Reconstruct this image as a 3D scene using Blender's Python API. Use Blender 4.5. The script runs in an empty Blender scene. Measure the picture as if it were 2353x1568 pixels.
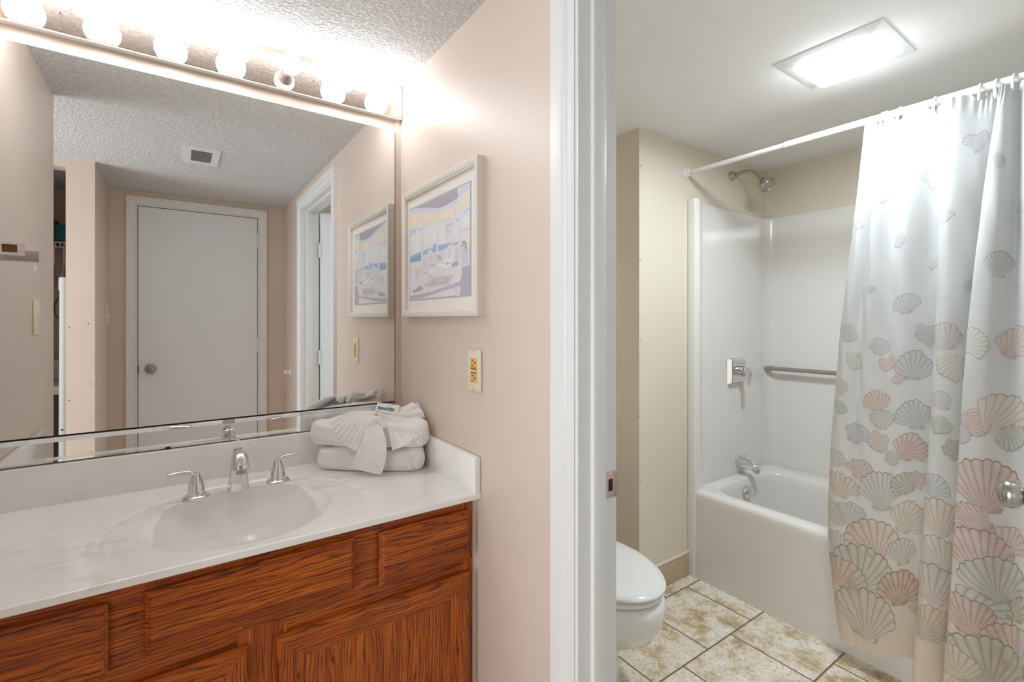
import bpy, bmesh, math, random
from math import sin, cos, pi, radians, sqrt, atan2, exp
from mathutils import Vector, Matrix
random.seed(7)
SC = bpy.context.scene
COL = SC.collection

# ------------------------------------------------------------------ camera, world, exposure
cam_d = bpy.data.cameras.new('camera')
cam_d.sensor_width = 36.0
cam_d.lens = 36.0 * 1098.0 / 2353.0
cam_d.shift_y = -49.0 / 2353.0
cam_d.clip_start = 0.02
cam = bpy.data.objects.new('camera', cam_d)
COL.objects.link(cam)
cam.location = (0, 0, 1.32)
cam.rotation_euler = (pi / 2, 0, -math.atan(768.5 / 1098.0))
SC.camera = cam
w = bpy.data.worlds.new('world'); SC.world = w; w.use_nodes = True
w.node_tree.nodes['Background'].inputs[0].default_value = (0.8, 0.85, 0.9, 1)
w.node_tree.nodes['Background'].inputs[1].default_value = 0.3
vs = SC.view_settings
vs.view_transform = 'Standard'; vs.look = 'None'; vs.gamma = 1.0; vs.use_curve_mapping = False
vs.exposure = 1.95
SC.cycles.max_bounces = 16; SC.cycles.diffuse_bounces = 10; SC.cycles.glossy_bounces = 8
BULB_POWER = 4.7        # emission strength of the vanity globes
LENS_POWER = 4.0        # emission strength of the bathroom ceiling light lens
LENS_WATTS = 4.0        # its downward light
FILL_POWER = 7.6        # watts of the added fill light, unseen at the passage end on the left
BULB_RGB = (0.91, 0.96, 1.0)

def area(name, loc, rot, sx, sy, power, rgb):
    l = bpy.data.lights.new(name, 'AREA'); l.shape = 'RECTANGLE'; l.size = sx; l.size_y = sy
    l.energy = power; l.color = rgb
    o = bpy.data.objects.new(name, l); COL.objects.link(o); o.location = loc; o.rotation_euler = rot
    return o
area('passage_fill_light', (-1.58, 0.42, 1.22), (0, -pi / 2, 0), 1.9, 0.86, FILL_POWER, (0.81, 0.915, 1.0))  # added fill for the dim hall and door frame

# ------------------------------------------------------------------ materials
def lin(r, g, b):
    f = lambda c: (c / 255 / 12.92) if c / 255 <= 0.04045 else ((c / 255 + 0.055) / 1.055) ** 2.4
    return (f(r), f(g), f(b), 1.0)

class NT:
    def __init__(s, name):
        s.m = bpy.data.materials.new(name); s.m.use_nodes = True
        s.t = s.m.node_tree; s.b = s.t.nodes['Principled BSDF']; s.n = s.t.nodes; s.l = s.t.links
    def node(s, kind, **kw):
        n = s.n.new(kind)
        for k, v in kw.items():
            if k in n.inputs: n.inputs[k].default_value = v
            else: setattr(n, k, v)
        return n
    def link(s, a, b): s.l.new(a, b)
    def obj(s): return s.node('ShaderNodeTexCoord').outputs['Object']
    def noise(s, vec, scale, detail=3.0, rough=0.55, dist=0.0):
        n = s.node('ShaderNodeTexNoise'); n.inputs['Scale'].default_value = scale
        n.inputs['Detail'].default_value = detail; n.inputs['Roughness'].default_value = rough
        n.inputs['Distortion'].default_value = dist
        if vec is not None: s.link(vec, n.inputs['Vector'])
        return n.outputs['Fac']
    def ramp(s, fac, stops):
        r = s.node('ShaderNodeValToRGB'); e = r.color_ramp.elements
        while len(e) < len(stops): e.new(0.5)
        for i, (p, c) in enumerate(stops): e[i].position = p; e[i].color = c if len(c) == 4 else (*c, 1)
        s.link(fac, r.inputs['Fac']); return r.outputs['Color']
    def mix(s, fac, a, b, mode='MIX'):
        x = s.node('ShaderNodeMix', data_type='RGBA', blend_type=mode)
        for sock, v in ((x.inputs[0], fac), (x.inputs[6], a), (x.inputs[7], b)):
            if hasattr(v, 'is_output'): s.link(v, sock)
            else: sock.default_value = v
        return x.outputs[2]
    def scale(s, vec, sc, off=(0, 0, 0)):
        mp = s.node('ShaderNodeMapping'); mp.inputs['Scale'].default_value = sc; mp.inputs['Location'].default_value = off
        s.link(vec, mp.inputs['Vector']); return mp.outputs['Vector']
    def bump(s, h, strength, dist=0.01):
        b = s.node('ShaderNodeBump'); b.inputs['Strength'].default_value = strength; b.inputs['Distance'].default_value = dist
        s.link(h, b.inputs['Height']); s.link(b.outputs['Normal'], s.b.inputs['Normal'])
    def base(s, v):
        if hasattr(v, 'is_output'): s.link(v, s.b.inputs['Base Color'])
        else: s.b.inputs['Base Color'].default_value = v
        return s
    def set(s, rough=None, metal=None, spec=None, coat=None):
        if rough is not None: s.b.inputs['Roughness'].default_value = rough
        if metal is not None: s.b.inputs['Metallic'].default_value = metal
        if spec is not None: s.b.inputs['Specular IOR Level'].default_value = spec
        if coat is not None: s.b.inputs['Coat Weight'].default_value = coat; s.b.inputs['Coat Roughness'].default_value = 0.05
        return s

def plain(name, rgb, rough=0.5, metal=0.0, spec=0.5, bump=None, coat=None):
    t = NT(name); t.base(lin(*rgb)).set(rough, metal, spec, coat)
    if bump: t.bump(t.noise(t.obj(), bump[0], 3), bump[1], bump[2] if len(bump) > 2 else 0.002)
    return t.m

def painted_wall(name, rgb, rough=0.38):
    t = NT(name); o = t.obj()
    v = t.mix(t.ramp(t.noise(o, 1.7, 4), [(0.35, (0, 0, 0)), (0.7, (1, 1, 1))]), lin(*rgb), lin(*[c - 5 for c in rgb]))
    t.base(v).set(rough, 0, 0.4); t.bump(t.noise(o, 140, 4), 0.12, 0.002); return t.m

def popcorn():
    t = NT('popcorn_texture'); o = t.obj()
    a = t.noise(o, 95, 3, 0.6); b = t.noise(o, 210, 2, 0.5)
    h = t.mix(0.35, t.ramp(a, [(0.42, (0, 0, 0)), (0.62, (1, 1, 1))]), b)
    t.base(t.ramp(a, [(0.38, lin(216, 216, 216)), (0.6, lin(240, 240, 240))])).set(0.9, 0, 0.2)
    t.bump(h, 0.85, 0.008); return t.m

def oak():
    t = NT('stained_oak')
    at = t.node('ShaderNodeAttribute'); at.attribute_name = 'grain'; v = at.outputs['Vector']
    wv = t.node('ShaderNodeTexWave', wave_type='BANDS', bands_direction='Y')
    wv.inputs['Scale'].default_value = 9.0; wv.inputs['Distortion'].default_value = 17.0
    wv.inputs['Detail'].default_value = 3.0; wv.inputs['Detail Scale'].default_value = 0.55; wv.inputs['Detail Roughness'].default_value = 0.55
    t.link(t.scale(v, (0.8, 4.2, 4.2)), wv.inputs['Vector'])
    pores = t.noise(t.scale(v, (11, 520, 520)), 1.0, 3, 0.65)
    streak = t.noise(t.scale(v, (3.0, 60, 60)), 1.0, 4, 0.6)
    blot = t.noise(t.scale(v, (5, 9, 9)), 1.0, 3)
    c = t.ramp(streak, [(0.25, lin(112, 42, 4)), (0.5, lin(182, 88, 12)), (0.8, lin(212, 124, 32))])
    c = t.mix(t.ramp(blot, [(0.4, (0, 0, 0)), (0.75, (1, 1, 1))]), c, t.mix(0.5, c, lin(150, 68, 30)))
    brk = t.ramp(t.noise(t.scale(v, (9, 130, 130)), 1.0, 3, 0.7), [(0.34, (0.1, 0.1, 0.1)), (0.54, (1, 1, 1))])
    g = t.mix(1.0, t.ramp(wv.outputs['Fac'], [(0.0, (0.8, 0.8, 0.8)), (0.12, (0.45, 0.45, 0.45)), (0.36, (0, 0, 0))]), brk, 'MULTIPLY')
    c = t.mix(g, c, lin(48, 16, 4))
    p = t.ramp(pores, [(0.36, (0.75, 0.75, 0.75)), (0.48, (0, 0, 0))])
    c = t.mix(p, c, lin(66, 26, 8))
    t.base(c).set(0.42, 0, 0.35, 0.08); t.bump(pores, 0.12, 0.0015); return t.m

def marble(name='cultured_marble'):
    t = NT(name); o = t.obj()
    n1 = t.noise(t.scale(o, (2.2, 5.5, 4.0)), 1.6, 6, 0.6, 1.6)
    vein = t.ramp(n1, [(0.455, (0, 0, 0)), (0.495, (1, 1, 1)), (0.505, (1, 1, 1)), (0.56, (0, 0, 0))])
    msk = t.ramp(t.noise(o, 3.1, 2), [(0.49, (0, 0, 0)), (0.74, (0.5, 0.5, 0.5))])
    veins = t.mix(1.0, vein, msk, 'MULTIPLY')
    sx = t.node('ShaderNodeSeparateXYZ'); t.link(o, sx.inputs[0])          # the moulded bowl itself is plain white
    veins = t.mix(1.0, veins, t.ramp(sx.outputs['Z'], [(0.846, (0, 0, 0)), (0.854, (1, 1, 1))]), 'MULTIPLY')
    cloud = t.ramp(t.noise(t.scale(o, (1.5, 4, 3.0)), 2.2, 5, 0.6, 0.8), [(0.35, lin(245, 244, 242)), (0.75, lin(240, 238, 235))])
    t.base(t.mix(veins, cloud, lin(188, 184, 180))).set(0.16, 0, 0.5, 0.3); return t.m

def tile():
    t = NT('stone_look_tile'); o = t.obj()
    mp = t.scale(o, (1, 1, 1), (-1.9005, -1.117 + 0.3215 * 20, 0))
    br = t.node('ShaderNodeTexBrick', offset=0.5, offset_frequency=2, squash=1.0, squash_frequency=2)
    for k, v in (('Scale', 1.0), ('Mortar Size', 0.0036), ('Mortar Smooth', 0.1), ('Bias', 0.0), ('Brick Width', 0.323), ('Row Height', 0.3215)):
        br.inputs[k].default_value = v
    br.inputs['Color1'].default_value = (0, 0, 0, 1); br.inputs['Color2'].default_value = (1, 1, 1, 1)
    t.link(mp, br.inputs['Vector'])
    # each tile samples the stone noise at its own offset
    sh = t.node('ShaderNodeVectorMath', operation='MULTIPLY_ADD')
    t.link(br.outputs['Color'], sh.inputs[0]); sh.inputs[1].default_value = (7, 5, 3); t.link(o, sh.inputs[2])
    v = sh.outputs[0]
    big = t.noise(v, 9.0, 8, 0.72, 0.15); fine = t.noise(v, 75, 6, 0.75); speck = t.noise(v, 190, 3, 0.7)
    c = t.ramp(big, [(0.30, lin(150, 126, 90)), (0.42, lin(196, 178, 146)), (0.50, lin(226, 217, 200)), (0.62, lin(238, 234, 228))])
    c = t.mix(t.ramp(fine, [(0.50, (0, 0, 0)), (0.66, (0.75, 0.75, 0.75))]), c, lin(172, 148, 110))
    c = t.mix(t.ramp(speck, [(0.28, (0.7, 0.7, 0.7)), (0.38, (0, 0, 0))]), c, lin(130, 108, 80))
    c = t.mix(br.outputs['Fac'], c, lin(124, 106, 90))
    t.base(c).set(0.34, 0, 0.45)
    inv = t.ramp(br.outputs['Fac'], [(0, (1, 1, 1)), (1, (0, 0, 0))])
    t.bump(t.mix(0.12, inv, fine), 0.6, 0.003); return t.m

def vertex_paint(name, rough=0.7, weave=None, translucent=0.0, coat=None):
    t = NT(name)
    at = t.node('ShaderNodeAttribute'); at.attribute_name = 'Col'
    t.base(at.outputs['Color']).set(rough, 0, 0.25, coat)
    if weave: t.bump(t.noise(t.obj(), weave[0], 3), weave[1], 0.002)
    if translucent:
        tr = t.node('ShaderNodeBsdfTranslucent'); t.link(at.outputs['Color'], tr.inputs['Color'])
        mx = t.node('ShaderNodeMixShader'); mx.inputs[0].default_value = translucent
        t.link(t.b.outputs[0], mx.inputs[1]); t.link(tr.outputs[0], mx.inputs[2])
        t.link(mx.outputs[0], t.n['Material Output'].inputs['Surface'])
    return t.m

def glow(name, rgb, strength):
    t = NT(name); t.base((0.9, 0.9, 0.9, 1)).set(0.3)
    t.b.inputs['Emission Color'].default_value = (*rgb, 1); t.b.inputs['Emission Strength'].default_value = strength; return t.m

def terry():
    t = NT('terry_cloth'); o = t.obj()
    t.base(t.mix(t.ramp(t.noise(o, 30, 3), [(0.35, (0, 0, 0)), (0.7, (1, 1, 1))]), lin(247, 246, 245), lin(241, 240, 238))).set(0.95, 0, 0.1)
    t.b.inputs['Sheen Weight'].default_value = 0.25
    t.bump(t.mix(0.5, t.noise(o, 420, 2, 0.6), t.noise(o, 130, 3)), 0.75, 0.004); return t.m

def hammered():
    t = NT('hammered_chrome'); o = t.obj()
    t.base(lin(198, 182, 170)).set(0.03, 1.0); t.bump(t.noise(o, 240, 2), 0.022, 0.002); return t.m

def mottled(name, a, b):
    t = NT(name); o = t.obj(); t.base(t.ramp(t.noise(o, 60, 6, 0.7), [(0.35, lin(*a)), (0.65, lin(*b))])).set(0.35, 0, 0.4); return t.m

M = dict(
    peach=painted_wall('peach_paint', (216, 201, 189)),
    cream=painted_wall('cream_paint', (224, 218, 210), 0.45),
    tan=painted_wall('beige_paint', (221, 212, 196), 0.5),
    bath_ceiling=painted_wall('ceiling_paint', (240, 239, 237), 0.8),
    popcorn=popcorn(), oak=oak(), marble=marble(), tile=tile(),
    trim=plain('trim_paint', (229, 230, 230), 0.32, bump=(30, 0.08)),
    door=plain('door_paint', (234, 239, 244), 0.42, bump=(60, 0.05)),
    mirror=plain('mirror_glass', (236, 237, 236), 0.0, 1.0),
    dark=plain('dark_edge', (46, 38, 34), 0.6), black=plain('slot_black', (20, 16, 14), 0.6),
    chrome=plain('chrome', (222, 222, 222), 0.06, 1.0), nickel=plain('brushed_nickel', (176, 172, 166), 0.22, 1.0),
    worn=plain('aged_chrome', (186, 178, 164), 0.14, 1.0, bump=(80, 0.1)),
    steel=plain('satin_steel', (170, 168, 164), 0.3, 1.0), brass=plain('old_brass', (206, 184, 172), 0.42, 1.0),
    hammered=hammered(), satin=plain('satin_chrome', (228, 224, 220), 0.22, 1.0),
    fiberglass=plain('white_fiberglass', (226, 223, 219), 0.17, coat=0.25),
    porcelain=plain('white_porcelain', (228, 228, 227), 0.10, coat=0.3),
    plastic=plain('white_plastic', (232, 231, 228), 0.3), ivory=plain('ivory_plastic', (226, 218, 192), 0.35),
    almond=plain('almond_plastic', (226, 178, 98), 0.4), almond_dark=plain('dark_almond_plastic', (176, 120, 44), 0.5),
    socket=plain('socket_recess', (150, 104, 70), 0.6),
    terry=terry(), frame=plain('painted_frame', (226, 222, 214), 0.35), frame_gap=plain('frame_groove', (150, 138, 120), 0.5),
    matboard=plain('mat_board', (232, 226, 220), 0.8), print_border=plain('mat_liner', (176, 184, 186), 0.8),
    paint=vertex_paint('printed_paper', 0.35, coat=0.25), curtain=vertex_paint('printed_fabric', 0.8, (900, 0.12), 0.32),
    bulb=glow('lit_globe', BULB_RGB, BULB_POWER), led=glow('lit_led_globe', (0.92, 0.96, 1.0), BULB_POWER),
    lens=glow('lit_lens', (0.86, 0.945, 1.0), LENS_POWER),
    lens_side=glow('lit_lens_side', (0.86, 0.945, 1.0), LENS_POWER * 0.8),
    led_base=plain('led_housing', (206, 206, 212), 0.35), teal=plain('teal_box', (20, 92, 108), 0.6), greybag=plain('grey_bag', (128, 118, 114), 0.8),
    wire=plain('vinyl_wire', (220, 214, 208), 0.4), hanger=plain('clear_hanger', (204, 196, 194), 0.15), pvc=plain('pvc_pipe', (206, 206, 203), 0.35),
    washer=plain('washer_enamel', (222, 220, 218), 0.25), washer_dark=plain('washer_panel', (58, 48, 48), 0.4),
    base_tile=mottled('base_tile', (172, 152, 122), (200, 186, 162)), plaster=plain('torn_plaster', (236, 231, 224), 0.9, bump=(120, 0.8, 0.004)),
    soap_paper=plain('soap_wrapper', (238, 234, 226), 0.3), soap_blue=plain('wrapper_blue', (128, 180, 206), 0.35), soap_ink=plain('wrapper_ink', (84, 92, 100), 0.5),
    soap_yellow=plain('wrapper_reed', (188, 176, 92), 0.5), caulk=plain('caulk_line', (222, 216, 206), 0.6), walnut=plain('dark_oak', (74, 30, 12), 0.4),
)

# ------------------------------------------------------------------ geometry helpers
class MB:
    """Collects geometry for ONE mesh object."""
    def __init__(s): s.v = []; s.f = []; s.fm = []; s.grain = []; s.col = []; s.mats = []; s.cur = 0
    def use(s, m):
        if m not in s.mats: s.mats.append(m)
        s.cur = s.mats.index(m); return s
    def add(s, vs, fs, grain=None, col=None):
        n = len(s.v); s.v += [tuple(p) for p in vs]
        s.f += [tuple(n + i for i in f) for f in fs]; s.fm += [s.cur] * len(fs)
        s.grain += grain if grain else [(0, 0, 0)] * len(vs)
        s.col += col if col else [(1, 1, 1)] * len(vs)
        return s
    def box(s, x0, x1, y0, y1, z0, z1, bev=0.0, axis=None, seg=2):
        if bev <= 0:
            vs = [(x, y, z) for z in (z0, z1) for y in (y0, y1) for x in (x0, x1)]
            fs = [(0, 2, 3, 1), (4, 5, 7, 6), (0, 1, 5, 4), (2, 6, 7, 3), (0, 4, 6, 2), (1, 3, 7, 5)]
        else:
            bm = bmesh.new(); bmesh.ops.create_cube(bm, size=1)
            for v in bm.verts: v.co = Vector(((x0 + x1) / 2 + v.co.x * (x1 - x0), (y0 + y1) / 2 + v.co.y * (y1 - y0), (z0 + z1) / 2 + v.co.z * (z1 - z0)))
            bmesh.ops.bevel(bm, geom=bm.edges[:], offset=bev, segments=seg, profile=0.5, affect='EDGES')
            vs = [tuple(v.co) for v in bm.verts]; bm.verts.index_update(); fs = [tuple(v.index for v in f.verts) for f in bm.faces]; bm.free()
        g = None
        if axis is not None:
            o = (random.uniform(-9, 9), random.uniform(-9, 9), random.uniform(-9, 9))
            k = {'x': (0, 2, 1), 'z': (2, 0, 1), 'y': (1, 0, 2)}[axis]
            g = [(p[k[0]] + o[0], p[k[1]] + o[1], p[k[2]] + o[2]) for p in vs]
        return s.add(vs, fs, g)
    def loft(s, rings, cap0=True, cap1=True, closed=True, grain=None, col=None):
        n = len(rings[0]); vs = [p for r in rings for p in r]; fs = []
        for i in range(len(rings) - 1):
            for j in range(n if closed else n - 1):
                k = (j + 1) % n; fs.append((i * n + j, i * n + k, (i + 1) * n + k, (i + 1) * n + j))
        if closed and cap0: fs.append(tuple(range(n - 1, -1, -1)))
        if closed and cap1: fs.append(tuple((len(rings) - 1) * n + j for j in range(n)))
        return s.add(vs, fs, grain, col)
    def lathe(s, prof, loc=(0, 0, 0), axis=(0, 0, 1), n=32):
        """prof: (radius, height along axis)"""
        a = Vector(axis).normalized(); q = a.to_track_quat('Z', 'Y'); L = Vector(loc); rings = []
        for r, h in prof:
            rings.append([tuple(L + q @ Vector((max(r, 1e-5) * cos(2 * pi * j / n), max(r, 1e-5) * sin(2 * pi * j / n), h))) for j in range(n)])
        return s.loft(rings)
    def tube(s, pts, rad, n=14, squash=1.0, up=(0, 0, 1)):
        P = [Vector(p) for p in pts]; R = rad if isinstance(rad, (list, tuple)) else [rad] * len(P); rings = []
        u = Vector(up)
        for i, p in enumerate(P):
            t = (P[min(i + 1, len(P) - 1)] - P[max(i - 1, 0)]).normalized()
            uu = (u - t * u.dot(t))
            if uu.length < 1e-4: uu = Vector((1, 0, 0)) - t * t.x
            uu.normalize(); ww = t.cross(uu)
            rings.append([tuple(p + (uu * sin(2 * pi * j / n) * squash + ww * cos(2 * pi * j / n)) * R[i]) for j in range(n)])
            u = uu
        return s.loft(rings)
    def torus(s, c, R, r, axis=(1, 0, 0), n=24, m=8, sx=1.0):
        q = Vector(axis).to_track_quat('Z', 'Y'); c = Vector(c); rings = []
        vs = []; fs = []
        for i in range(n):
            a = 2 * pi * i / n
            for j in range(m):
                b = 2 * pi * j / m; rr = R + r * cos(b)
                vs.append(tuple(c + q @ Vector((rr * cos(a) * sx, rr * sin(a), r * sin(b)))))
        for i in range(n):
            for j in range(m):
                fs.append((i * m + j, ((i + 1) % n) * m + j, ((i + 1) % n) * m + (j + 1) % m, i * m + (j + 1) % m))
        return s.add(vs, fs)
    def prism(s, poly, z0, z1, fn=lambda x, y, z: (x, y, z)):
        """polygon (x, y) extruded z0..z1, then mapped by fn"""
        a = [fn(x, y, z0) for x, y in poly]; b = [fn(x, y, z1) for x, y in poly]
        return s.loft([a, b])
    def text(s, body, size, fn, depth=0.0003):
        cu = bpy.data.curves.new('lettering', 'FONT'); cu.body = body; cu.size = size; cu.extrude = depth; cu.align_x = 'CENTER'; cu.shear = 0.25
        o = bpy.data.objects.new('lettering', cu); COL.objects.link(o); bpy.context.view_layer.update()
        me = bpy.data.meshes.new_from_object(o.evaluated_get(bpy.context.evaluated_depsgraph_get()))
        s.add([fn(*v.co) for v in me.vertices], [tuple(p.vertices) for p in me.polygons])
        bpy.data.objects.remove(o); bpy.data.meshes.remove(me); bpy.data.curves.remove(cu); return s
    def build(s, name, mat=None, parent=None, smooth=40, loc=None, weld=0):
        me = bpy.data.meshes.new(name)
        L = Vector(loc) if loc else Vector((0, 0, 0))
        me.from_pydata([tuple(Vector(p) - L) for p in s.v], [], s.f)
        mats = s.mats if s.mats else [mat or 'plastic']
        for m in mats: me.materials.append(M[m])
        if len(mats) > 1: me.polygons.foreach_set('material_index', s.fm)
        bm = bmesh.new(); bm.from_mesh(me)
        if weld: bmesh.ops.remove_doubles(bm, verts=bm.verts[:], dist=weld)
        bmesh.ops.recalc_face_normals(bm, faces=bm.faces[:]); bm.to_mesh(me); bm.free()
        if any(g != (0, 0, 0) for g in s.grain):
            a = me.attributes.new('grain', 'FLOAT_VECTOR', 'POINT'); a.data.foreach_set('vector', [c for g in s.grain for c in g])
        if any(c != (1, 1, 1) for c in s.col):
            a = me.attributes.new('Col', 'FLOAT_COLOR', 'POINT'); a.data.foreach_set('color', [x for c in s.col for x in (*c, 1.0)])
        if smooth:
            me.polygons.foreach_set('use_smooth', [True] * len(me.polygons)); me.set_sharp_from_angle(angle=radians(smooth))
        me.update()
        o = bpy.data.objects.new(name, me); COL.objects.link(o)
        if parent is not None:
            o.parent = parent
            pl = parent.location if parent.parent is None else parent.location + parent.parent.location
            o.location = L - pl
        else: o.location = L
        return o

def tag(o, label, cat, group=None):
    o['label'] = label; o['category'] = cat
    if group: o['group'] = group
    return o
def thing(name, label, cat, loc=(0, 0, 0), group=None):
    o = bpy.data.objects.new(name, None); o.empty_display_size = 0.05; COL.objects.link(o); o.location = loc
    return tag(o, label, cat, group)
def struct(o): o['kind'] = 'structure'; return o
def B(name, mat, parent, *boxes, **kw):
    m = MB()
    for b in boxes: m.box(*b, **kw)
    return m.build(name, mat, parent)
def crom(P, n):
    """Catmull-Rom through points, n samples per span"""
    out = []
    for i in range(len(P) - 1):
        p0, p1, p2, p3 = P[max(i - 1, 0)], P[i], P[i + 1], P[min(i + 2, len(P) - 1)]
        for k in range(n):
            t = k / n
            out.append(tuple(0.5 * (2 * b + (c - a) * t + (2 * a - 5 * b + 4 * c - d) * t * t + (-a + 3 * b - 3 * c + d) * t ** 3) for a, b, c, d in zip(p0, p1, p2, p3)))
    out.append(tuple(P[-1])); return out
def lerp(a, b, t): return a + (b - a) * t
CLOUDS=[(0.417,0.699,0.063),(0.363,0.67,0.076),(0.455,0.645,0.07),(0.293,0.642,0.076),(0.164,0.664,0.063),(0.074,0.621,0.076),(0.133,0.586,0.089),(0.57,0.64,0.063),(0.594,0.598,0.076),(0.782,0.638,0.051),(0.77,0.597,0.063),(0.914,0.662,0.057),(0.956,0.668,0.063),(0.934,0.63,0.076)]
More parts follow.
